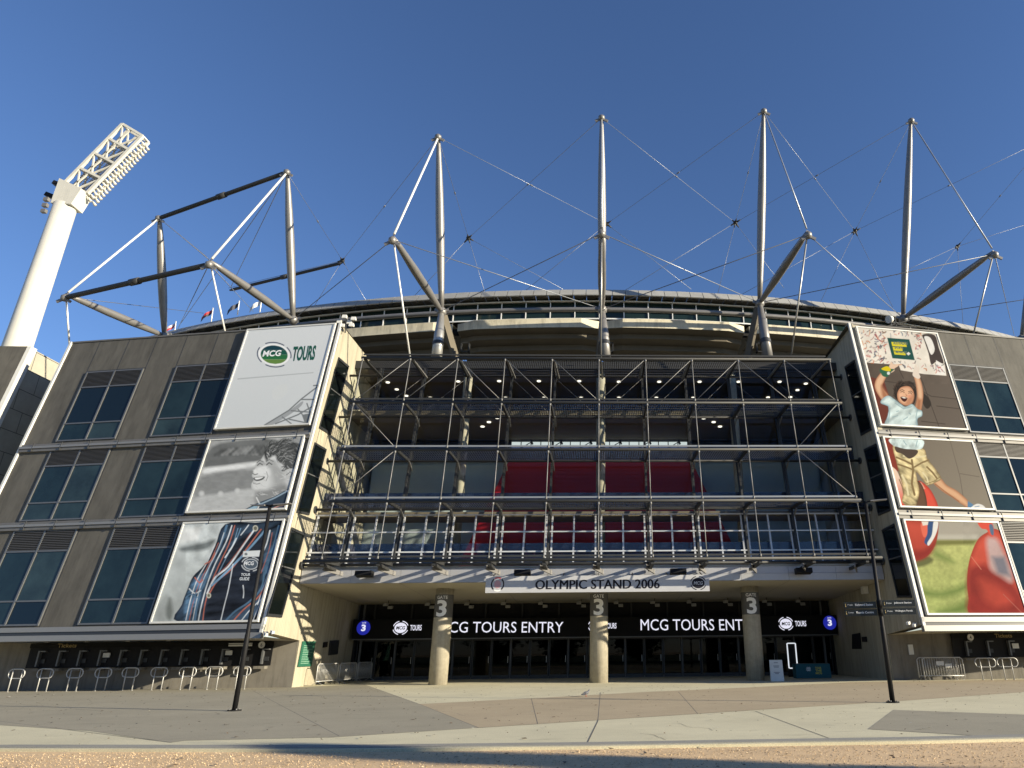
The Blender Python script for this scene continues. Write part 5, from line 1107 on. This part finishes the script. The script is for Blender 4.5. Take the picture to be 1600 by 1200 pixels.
for (u, v) in ((93, 288), (81, 306)):
    p = atY(u, v, TY); e = atY(u + 10, v + 8, TY); g = MB(); g.beam(e, p, .18, .18, M_['tower'], up=(0, 1, 0)); g.hexa([p + [-.9, -.4, -.1], p + [.3, -.4, -.6], p + [.3, .4, -.6], p + [-.9, .4, -.1]], [p + [-.7, -.4, .5], p + [.5, -.4, 0], p + [.5, .4, 0], p + [-.7, .4, .5]], M_['black']); g.build('loudspeaker', lt)
g = MB()
for k in range(3): p = atY(86 - k * 2, 322 + k * 9, TY); g.box((p[0] - .35, TY - 1.9, p[2] - .3), (p[0] + .3, TY - 1.4, p[2] + .25), M_['steelgrey'])
g.build('service_box', lt); rebase(lt, (b0[0], TY, 0))

# neighbouring building at the far left
nb = thing('neighbouring_block', 'dark clad building with pale stone side at the far left edge', 'building')
c0 = atY(43, 541, 42.0); Xn = c0[0]; c1_ = atX(92, 566, Xn)
g = MB(); k = .24
def nx(z): return Xn + (c0[2] - z) * .0
def ny(z): return 42.0 - (c0[2] - z) * .152
Zb = 0
g.face([(Xn - 30, ny(0), 0), (Xn, ny(0), 0), (Xn, ny(c0[2]), c0[2]), (Xn - 30, ny(c0[2]), c0[2])], M_['clad']); g.face([(Xn, ny(0), 0), (Xn, 62, 0), (Xn, 62, c0[2]), (Xn, ny(c0[2]), c0[2])], mat('pale_stone', (.36, .34, .28), .85, var=.1, scale=1.5))
g.face([(Xn - 30, ny(c0[2]), c0[2]), (Xn, ny(c0[2]), c0[2]), (Xn, 62, c0[2]), (Xn - 30, 62, c0[2])], M_['clad']); g.build('wall', nb)
g = MB(); j = M_['darkframe']; X_ = Xn + .004
for i_ in range(9):
    z = c0[2] - .1 - i_ * 1.35; g.face([(X_, ny(z), z), (X_, 61, z), (X_, 61, z + .035), (X_, ny(z), z + .035)], j)
    for kk in range(8): y = ny(z) + .8 + kk * 2.2 + (i_ % 2) * 1.0; g.face([(X_, y, z), (X_, y + .035, z), (X_, y + .035, z - 1.33), (X_, y, z - 1.33)], j)
g.build('stone_joint', nb)
g = MB(); 
g.hexa([(Xn + .01, ny(0), 0), (Xn + .25, ny(0), 0), (Xn + .25, ny(0) + .5, 0), (Xn + .01, ny(0) + .5, 0)], [(Xn + .01, ny(c0[2]) , c0[2]), (Xn + .25, ny(c0[2]), c0[2]), (Xn + .25, ny(c0[2]) + .5, c0[2]), (Xn + .01, ny(c0[2]) + .5, c0[2])], M_['whitetrim']); g.build('corner_fin', nb)

# ============================================================ STREET FURNITURE
def lamp_post(base, head_dirs, label, grp='black lamp posts on the plaza'):
    root = thing('lamp_post', label, 'lamp post', grp, loc=(float(base[0]), float(base[1]), 0))
    H = 6.33; g = MB(); g.tube([(0, 0, .01), (0, 0, 2.2), (0, 0, 2.25), (0, 0, H)], [.078, .075, .066, .058], M_['black'], 14); g.build('pole', root)
    g = MB(); g.tube([(0, 0, .0), (0, 0, .035)], .2, M_['black'], 16)
    for a in range(4): g.tube([(.14 * math.cos(a * 1.57 + .8), .14 * math.sin(a * 1.57 + .8), .03), (.14 * math.cos(a * 1.57 + .8), .14 * math.sin(a * 1.57 + .8), .07)], .02, M_['steelgrey'], 6)
    g.build('base_plate', root)
    for dx_, dy_ in head_dirs:
        g = MB(); d = Vector((dx_, dy_, 0)).normalized(); n = Vector((-d.y, d.x, 0)) * .11
        A_ = Vector((0, 0, H - .03)); g.beam(A_, A_ + d * .25 + Vector((0, 0, .03)), .06, .06, M_['black'])
        p0 = A_ + d * .16; p1 = A_ + d * .72 + Vector((0, 0, .05)); z = Vector((0, 0, .045))
        g.hexa([p0 - n, p1 - n * .8, p1 + n * .8, p0 + n], [p0 - n * .8 + z, p1 - n * .6 + z * .6, p1 + n * .6 + z * .6, p0 + n * .8 + z], M_['steelgrey']); g.build('lamp_head', root)
    return root
pl_ = atZ(366, 1111); pr_ = atZ(1395, 1098)
lamp_post(pl_, ((-1, .25), (1, -.1)), 'black lamp post with two flat heads standing in front of the jacket poster')
lpr = lamp_post(pr_, ((1, -.15), (-1, .3)), 'black lamp post carrying direction signs, right of the entrance')
# finger signs on the right post
def finger(z, dirx, diry, lab, words, icon):
    d = Vector((dirx, diry, 0)).normalized(); root = thing('direction_sign', lab, 'sign', 'direction signs on the right lamp post', loc=(float(pr_[0]), float(pr_[1]), z)); n = Vector((-d.y, d.x, 0)); 
    if n.y > 0: n = -n
    L = 1.12; h = .2; a = d * .1; b = d * L; z_ = Vector((0, 0, h / 2)); t = n * .018
    g = MB(); g.hexa([a - z_ - t, b - z_ - t, b - z_ + t, a - z_ + t], [a + z_ - t, b + z_ - t, b + z_ + t, a + z_ + t], mat('sign_black', (.02, .022, .022), .25)); g.build('blade', root)
    g = MB(); g.tube([(0, 0, -.12), (0, 0, .12)], .085, M_['black'], 12); g.build('collar', root)
    off = t + n * .003
    if dirx < 0: o = b + off; dd = -d
    else: o = a + off; dd = d
    text(words, o + dd * .36 - z_ * .25, dd * .55, (0, 0, .07), M_['white'], root, .01)
    text(icon, o + dd * .12 + Vector((0, 0, -.01)), dd * .16, (0, 0, .045), M_['white'], root, .0)
    g = MB(); p = o + dd * .05; g.tube([p - Vector((0, 0, .05)), p + Vector((0, 0, .0))], [.02, .012], M_['gold'], 6); g.tube([p + Vector((0, 0, .02)), p + Vector((0, 0, .045))], .014, M_['gold'], 6); g.build('walker_symbol', root)
finger(2.92, -1, .28, 'upper finger sign pointing left on the right lamp post', 'Richmond Station', '7 min'); finger(2.68, -1, .28, 'lower finger sign pointing left on the right lamp post', 'Tennis Centre', '5 min')
finger(2.95, 1, -.16, 'upper finger sign pointing right on the right lamp post', 'Jolimont Station', '8 min'); finger(2.70, 1, -.16, 'lower finger sign pointing right on the right lamp post', 'Wellington Parade', '9 min')

# ticket queue rails
qr0 = None
for i, u in enumerate((3, 37, 73, 111, 148, 184, 223, 262, 299, 339)):
    p = atZ(u, 1079.5); x = p[0]; y = 38.35
    if qr0 is None:
        qr0 = thing('queue_rail', 'rounded steel queue rail in front of the left ticket counters', 'rail', 'queue rails at the left ticket counters')
        w_, zt, zb, rr_ = .95, 1.05, .62, .2; P = []
        for cx_, cz_, a0 in ((w_ - rr_, zt - rr_, 0), (rr_, zt - rr_, 90), (rr_, zb + rr_, 180), (w_ - rr_, zb + rr_, 270)):
            for k in range(5): t = R(a0 + 22.5 * k); P.append((cx_ + rr_ * math.cos(t) - .1, (.12 if k else .12) * (1 if cx_ < .5 else -1), cz_ + rr_ * math.sin(t)))
        g = MB(); g.tube(P, .027, M_['barrier'], 8, closed=True); g.build('loop', qr0)
        for q in (.14, .60):
            g = MB(); g.tube([(q, .05, .012), (q, .05, 1.0)], .026, M_['barrier'], 8); g.tube([(q, .05, .0), (q, .05, .02)], .07, M_['steellight'], 10); g.build('leg', qr0)
        c = qr0
    else: c = copy_tree(qr0)
    c.location = (float(x), y, 0)
    c['label'] = 'rounded steel queue rail at the left ticket counters, number %s from the left edge' % ['one', 'two', 'three', 'four', 'five', 'six', 'seven', 'eight', 'nine', 'ten'][i]
for i, (u) in enumerate((1533, 1568)):
    c = copy_tree(qr0); p = atZ(u, 1062); c.location = (float(atY(u, 1062, 38.0)[0]) - .0, 38.0, 0); c['group'] = 'queue rails at the right ticket counters'
    c['label'] = 'rounded steel queue rail in shade at the right ticket counters, %s' % ['nearer the crowd barrier', 'nearer the right edge'][i]

# crowd control barriers
def barrier(p, q, label):
    p = np.array(p, float); q = np.array(q, float); L = np.linalg.norm(q - p); root = thing('crowd_barrier', label, 'barrier', 'steel crowd barriers', loc=(p[0], p[1], 0), rz=math.atan2(q[1] - p[1], q[0] - p[0]))
    g = MB(); P = [(0, 0, .14), (0, 0, 1.0), (.1, 0, 1.1), (L - .1, 0, 1.1), (L, 0, 1.0), (L, 0, .14)]; g.tube(P, .026, M_['barrier'], 8); g.tube([(0, 0, .22), (L, 0, .22)], .02, M_['barrier'], 8); g.build('frame', root)
    g = MB(); n = int(L / .12)
    for i in range(1, n): x = L * i / n; g.tube([(x, 0, .22), (x, 0, 1.1)], .013, M_['barrier'], 6)
    g.build('bars', root)
    for x in (.18, L - .18):
        g = MB(); g.tube([(x, -.3, .02), (x, -.28, .06), (x, 0, .2), (x, .28, .06), (x, .3, .02)], .018, M_['steellight'], 6); g.build('foot', root)
    return root
barrier((-15.15, 40.9), (-14.75, 43.0), 'steel crowd barrier beside the green board, nearer the plaza'); barrier((-14.7, 43.1), (-14.45, 45.2), 'steel crowd barrier beside the green board, middle one'); barrier((-14.4, 45.3), (-14.2, 47.4), 'steel crowd barrier beside the green board, nearest the doors')
barrier((16.9, 38.35), (18.9, 38.1), 'steel crowd barrier in front of the right ticket wall, front one'); barrier((16.7, 38.55), (18.7, 38.4), 'steel crowd barrier in front of the right ticket wall, rear one')
g = MB(); g.box((17.55, 38.2, .72), (17.95, 38.23, .92), M_['whitetrim']); g.box((18.0, 38.18, .62), (18.35, 38.21, .8), M_['whitetrim']); tag(g.build('notice_board'), 'white notice plates tied to the front barrier on the right', 'notice')
# green board on the side wall
gb = thing('direction_board', 'tall green board with pale text lines on the sunlit side wall', 'sign')
def swp(u, v, off): 
    p = atX(u, v, lx(1.2)); return np.array([lx(p[2]) + off, p[1], p[2]])
Q = [swp(u, v, .02) for u, v in ((464, 1042), (485, 1041), (491, 1002), (471, 1002))]
g = MB(); g.hexa(Q, [p + [.05, 0, 0] for p in Q], M_['green']); g.build('board', gb)
d1 = Q[1] - Q[0]; d2 = Q[3] - Q[0]; g = MB()
for i in range(11):
    o = Q[0] + d2 * (.12 + i * .07) + d1 * .12 + [.054, 0, 0]; ln = [.6, .75, .5, .7, .4][i % 5]; g.face([o, o + d1 * ln, o + d1 * ln + d2 * .018, o + d2 * .018], prt(150, 190, 170))
g.build('text_lines', gb)
pq = [swp(u, v, .02) for u, v in ((512, 1024), (526, 1022), (528, 1000), (514, 1001))]; g = MB(); g.hexa(pq, [p + [.05, 0, 0] for p in pq], M_['darkframe']); tag(g.build('wall_plaque'), 'dark green plaque on the shaded side wall left of the doors', 'plaque')
pq = [swp(u, v, .02) for u, v in ((503, 1012), (509, 1011), (510, 1003), (504, 1004))]; g = MB(); g.hexa(pq, [p + [.05, 0, 0] for p in pq], M_['black']); tag(g.build('wall_plaque'), 'small black square plaque beside the dark green one', 'plaque')
def rwp(u, v, off): p = atX(u, v, rx(1.2)); return np.array([rx(p[2]) - off, p[1], p[2]])
for qd, lb in (([(1333, 1014), (1347, 1014), (1345, 989), (1333, 991)], 'tall black plaque on the dark right side wall'), ([(1349, 1003), (1356, 1003), (1355, 995), (1348, 995)], 'small black plaque beside the tall one on the right side wall')):
    pq = [rwp(u, v, .02) for u, v in qd]; g = MB(); g.hexa(pq, [p - [.05, 0, 0] for p in pq], M_['black']); tag(g.build('wall_plaque'), lb, 'plaque')
p = rwp(1357, 922, .1); g = MB(); g.box((p[0] - .25, p[1] - .2, p[2] - .2), (p[0] + .05, p[1] + .2, p[2] + .2), M_['whitetrim']); tag(g.build('wall_light'), 'square pale wall light high on the right side wall', 'light')

# folding board
ab = thing('folding_board', 'white folding sidewalk board beside the right column', 'sign', loc=(9.55, 39.9, 0), rz=-.15)
for s_ in (-1, 1):
    g = MB(); g.hexa([(-.34, s_ * .30 - .015, .0), (.34, s_ * .30 - .015, .0), (.34, s_ * .30 + .015, .0), (-.34, s_ * .30 + .015, .0)], [(-.34, s_ * .02 - .015, 1.05), (.34, s_ * .02 - .015, 1.05), (.34, s_ * .02 + .015, 1.05), (-.34, s_ * .02 + .015, 1.05)], M_['whitetrim']); g.build('panel', ab)
for z, t_, w_ in ((.86, 'TOURS', .3), (.72, 'TODAY', .36), (.3, '?', .1)):
    pass
g = MB()
for z, w_ in ((.9, .2), (.74, .3), (.68, .26), (.42, .3), (.36, .2)): y = -.3 + .28 * z / 1.05 - .018; g.face([(-w_ / 2, y - .004, z), (w_ / 2, y - .004, z), (w_ / 2, y + .006, z + .03), (-w_ / 2, y + .006, z + .03)], prt(120, 120, 120))
g.build('text_lines', ab)
# table with teal cloth
tb = thing('covered_table', 'trestle table under a dark teal cloth with yellow print near the doors', 'table', loc=(12.4, 43.2, 0))
g = MB(); g.hexa([(-1.02, -.4, .02), (1.02, -.4, .02), (1.0, .38, .02), (-1.0, .38, .02)], [(-1.0, -.36, .78), (1.0, -.36, .78), (1.0, .38, .78), (-1.0, .38, .78)], M_['teal']); g.build('cloth', tb)
g = MB(); g.box((-.95, -.32, .785), (.95, .34, .80), M_['darkframe']); g.build('table_top', tb)
for k, t_ in enumerate(('TOUR', 'THE', 'MCG')): text(t_, (.12, -.405 + .03 - k * .008, .5 - k * .14), (.36, 0, 0), (0, .006, .11), prt(215, 205, 60), tb, .03)
round_logo(lambda a, b, k=0: (-.28 + a, -.395 - .004 * k + .03 * 0, .5 + b), .15, prt(215, 225, 228), M_['teal'], tb)
# lit outline of a door
lo = thing('lit_frame', 'white glowing upright rectangle frame standing by the dark doorway', 'light', loc=(11.4, 45.5, 0))
p = [atY(u, v, 45.5) for u, v in ((1233, 1044), (1246, 1042), (1245, 1005), (1232, 1006))]; x0, x1, z0, z1 = p[0][0] - 11.4, p[1][0] - 11.4, p[0][2], p[2][2]
g = MB()
for a, b in (((x0, z0), (x0, z1)), ((x1, z0), (x1, z1))): g.box((a[0] - .03, -.03, a[1]), (a[0] + .03, .03, b[1]), M_['ledsoft'])
for z in (z0, z1): g.box((x0 + .031, -.03, z - .03), (x1 - .031, .03, z + .03), M_['ledsoft'])
g.build('light_strip', lo); g = MB(); g.box((x0 - .06, .035, 0), (x1 + .06, .1, z1 + .08), M_['black']); g.build('stand', lo)

# cameras, floodlights
def seccam(p, sg, lb):
    root = thing('security_camera', lb, 'camera', loc=tuple(float(a) for a in p))
    g = MB(); g.tube([(-sg * .0, .0, 0), (-sg * .22, -.08, 0)], .035, M_['whitetrim'], 8); g.build('arm', root)
    for k in (0, 1): g = MB(); g.beam((-sg * (.12 + k * .28), -.1, -.06 + k * .1), (-sg * (.3 + k * .28), -.3, -.12 + k * .1), .12, .12, M_['whitetrim']); g.tube([(-sg * (.12 + k * .28), -.08, .02), (-sg * (.12 + k * .28), -.08, -.12)], .06, M_['steelgrey'], 10); g.build('camera_body', root)
seccam(atX(412, 988, -15.75), -1, 'white security cameras at the lower corner of the left wing'); seccam(atX(1432, 974, 15.42), 1, 'white security cameras at the lower corner of the right wing')
fl = thing('floodlight_cluster', 'cluster of white floodlights on the top inner corner of the left wing', 'light', loc=tuple(float(a) for a in atX(541, 508, -15.2)))
g = MB(); g.tube([(0, 0, -.5), (0, 0, .5)], .05, M_['steelgrey'], 8); g.tube([(-.4, 0, .3), (.45, 0, .3)], .04, M_['steelgrey'], 8); g.build('post', fl)
for a in ((-.4, 0, .15), (-.1, -.1, .45), (.2, 0, .12), (.45, -.1, .32), (-.15, -.1, -.15), (.38, -.1, -.1)): g = MB(); x, y, z = a; g.hexa([(x - .13, y - .2, z - .1), (x + .13, y - .2, z - .1), (x + .1, y + .12, z - .02), (x - .1, y + .12, z - .02)], [(x - .13, y - .12, z + .14), (x + .13, y - .12, z + .14), (x + .1, y + .14, z + .1), (x - .1, y + .14, z + .1)], M_['whitetrim']); g.build('lamp_head', fl)
fl = thing('floodlight_cluster', 'dark framed floodlight on the roof corner above the child poster', 'light', loc=tuple(float(a) for a in atY(1400, 505, 39.5)))
g = MB(); g.beam((-.9, 0, -.3), (.9, 0, .2), .06, .06, M_['steel']); g.beam((-.9, 0, .2), (.9, 0, -.3), .06, .06, M_['steel']); g.beam((0, 0, -.5), (0, 0, .4), .06, .06, M_['steel']); g.beam((-1.4, 0, -.2), (1.3, 0, -.28), .07, .07, M_['steel']); g.build('frame', fl)
g = MB(); g.tube([(-.35, -.2, .2), (-.6, -.3, .12)], [.2, .26], M_['whitetrim'], 12); g.build('lamp_head', fl)

# pigeon: one lofted body
pg = thing('pigeon', 'small grey pigeon standing on the tan paving', 'bird', loc=tuple(float(a) for a in atZ(915.5, 1088.5)), rz=.5)
bm_ = mat('pigeon_feather', (.10, .105, .125), .7, var=.2, scale=20)
g = MB(); g.tube([(-.20, 0, .07), (-.15, 0, .085), (-.09, 0, .10), (-.02, 0, .12), (.05, 0, .135), (.095, 0, .17), (.115, 0, .205), (.135, 0, .222), (.155, 0, .222), (.18, 0, .212)], [.008, .026, .046, .062, .055, .036, .026, .028, .018, .004], bm_, 12); g.build('body', pg)
for s_ in (-1, 1):
    g = MB(); g.tube([(0, s_ * .025, .07), (0, s_ * .025, .01)], .006, prt(190, 90, 80), 6)
    for a in (-.5, 0, .5): g.tube([(0, s_ * .025, .008), (.035, s_ * .025 + a * .03, .006)], .004, prt(190, 90, 80), 5)
    g.build('leg', pg)
    g = MB(); g.hexa([(.05, s_ * .052, .13), (-.03, s_ * .064, .10), (-.16, s_ * .02, .085), (-.04, s_ * .058, .15)], [(.05, s_ * .058, .13), (-.03, s_ * .070, .10), (-.16, s_ * .026, .085), (-.04, s_ * .064, .15)], mat('pigeon_wing', (.055, .057, .065), .7)); g.build('wing', pg)

# ============================================================ TREES BEHIND THE CAMERA (they are mirrored in the glass; the cypress is added to throw the long shadow)
def crown_mesh(rad, hgt, z0, n, leafs, cone=False, seed=1):
    r_ = random.Random(seed); g = MB(); cl_ = []
    for i in range(n):
        if cone:
            t = r_.random()**.8; z = z0 + hgt * t; rr2 = rad * (1 - t)**.75 * (.55 + .45 * r_.random())
        else:
            t = r_.random(); z = z0 + hgt * t; rr2 = rad * math.sin(math.pi * min(.98, max(.06, t)))**.5 * r_.uniform(.35, 1.05)
        a = r_.uniform(0, 6.283); cl_.append((rr2 * math.cos(a), rr2 * math.sin(a), z, r_.uniform(.35, .8) * (.45 if cone else 1.4)))
    for x, y, z, s_ in cl_:
        for k in range(leafs):
            c = Vector((x + r_.gauss(0, s_ * .6), y + r_.gauss(0, s_ * .6), z + r_.gauss(0, s_ * .5))); u_ = Vector((r_.uniform(-1, 1), r_.uniform(-1, 1), r_.uniform(-1, 1))).normalized(); w_ = u_.orthogonal().normalized(); l = r_.uniform(.10, .24) * (1.0 if cone else 1.8)
            g.face([c - u_ * l, c + w_ * l * .5, c + u_ * l, c - w_ * l * .5], M_['leaf'])
    return g
cy = thing('shadow_cypress', 'narrow dark evergreen tree behind and right of the viewer', 'tree', loc=(32.1, -.15, 0))  # out of view, added and shaped to cast the long shadow over the kerb
g = MB(); g.tube([(0, 0, 0), (0, 0, 6), (0, 0, 11)], [.28, .18, .04], M_['bark'], 10); g.build('trunk', cy)
crown_mesh(1.75, 10.5, .6, 520, 34, True, 2).build('crown', cy)
t0 = None; r_ = random.Random(11)
for i in range(12):
    x = -75 + i * 14 + r_.uniform(-3, 3); y = -26 + r_.uniform(-7, 4)
    if t0 is None:
        t0 = thing('park_tree', 'tree', 'tree', 'park trees behind the viewer'); g = MB(); g.tube([(0, 0, 0), (.1, 0, 2), (.0, .1, 5), (.2, 0, 8)], [.42, .32, .22, .08], M_['bark'], 10)
        for a in range(6): t = a * 1.05; g.tube([(0, 0, 3.0 + a * .4), (1.6 * math.cos(t), 1.6 * math.sin(t), 5 + a * .4), (3.2 * math.cos(t), 3.2 * math.sin(t), 6.5 + a * .4)], [.16, .1, .03], M_['bark'], 7)
        g.build('trunk', t0); crown_mesh(5.6, 9.5, 1.0, 190, 34, False, 4).build('crown', t0); c = t0
    else: c = copy_tree(t0)
    c['label'] = 'broad green park tree in the row behind the viewer, number %d from the left' % (i + 1)
    c.location = (x, y, 0); s_ = r_.uniform(.85, 1.25); c.scale = (s_, s_, s_); c.rotation_euler = (0, 0, r_.uniform(0, 6))
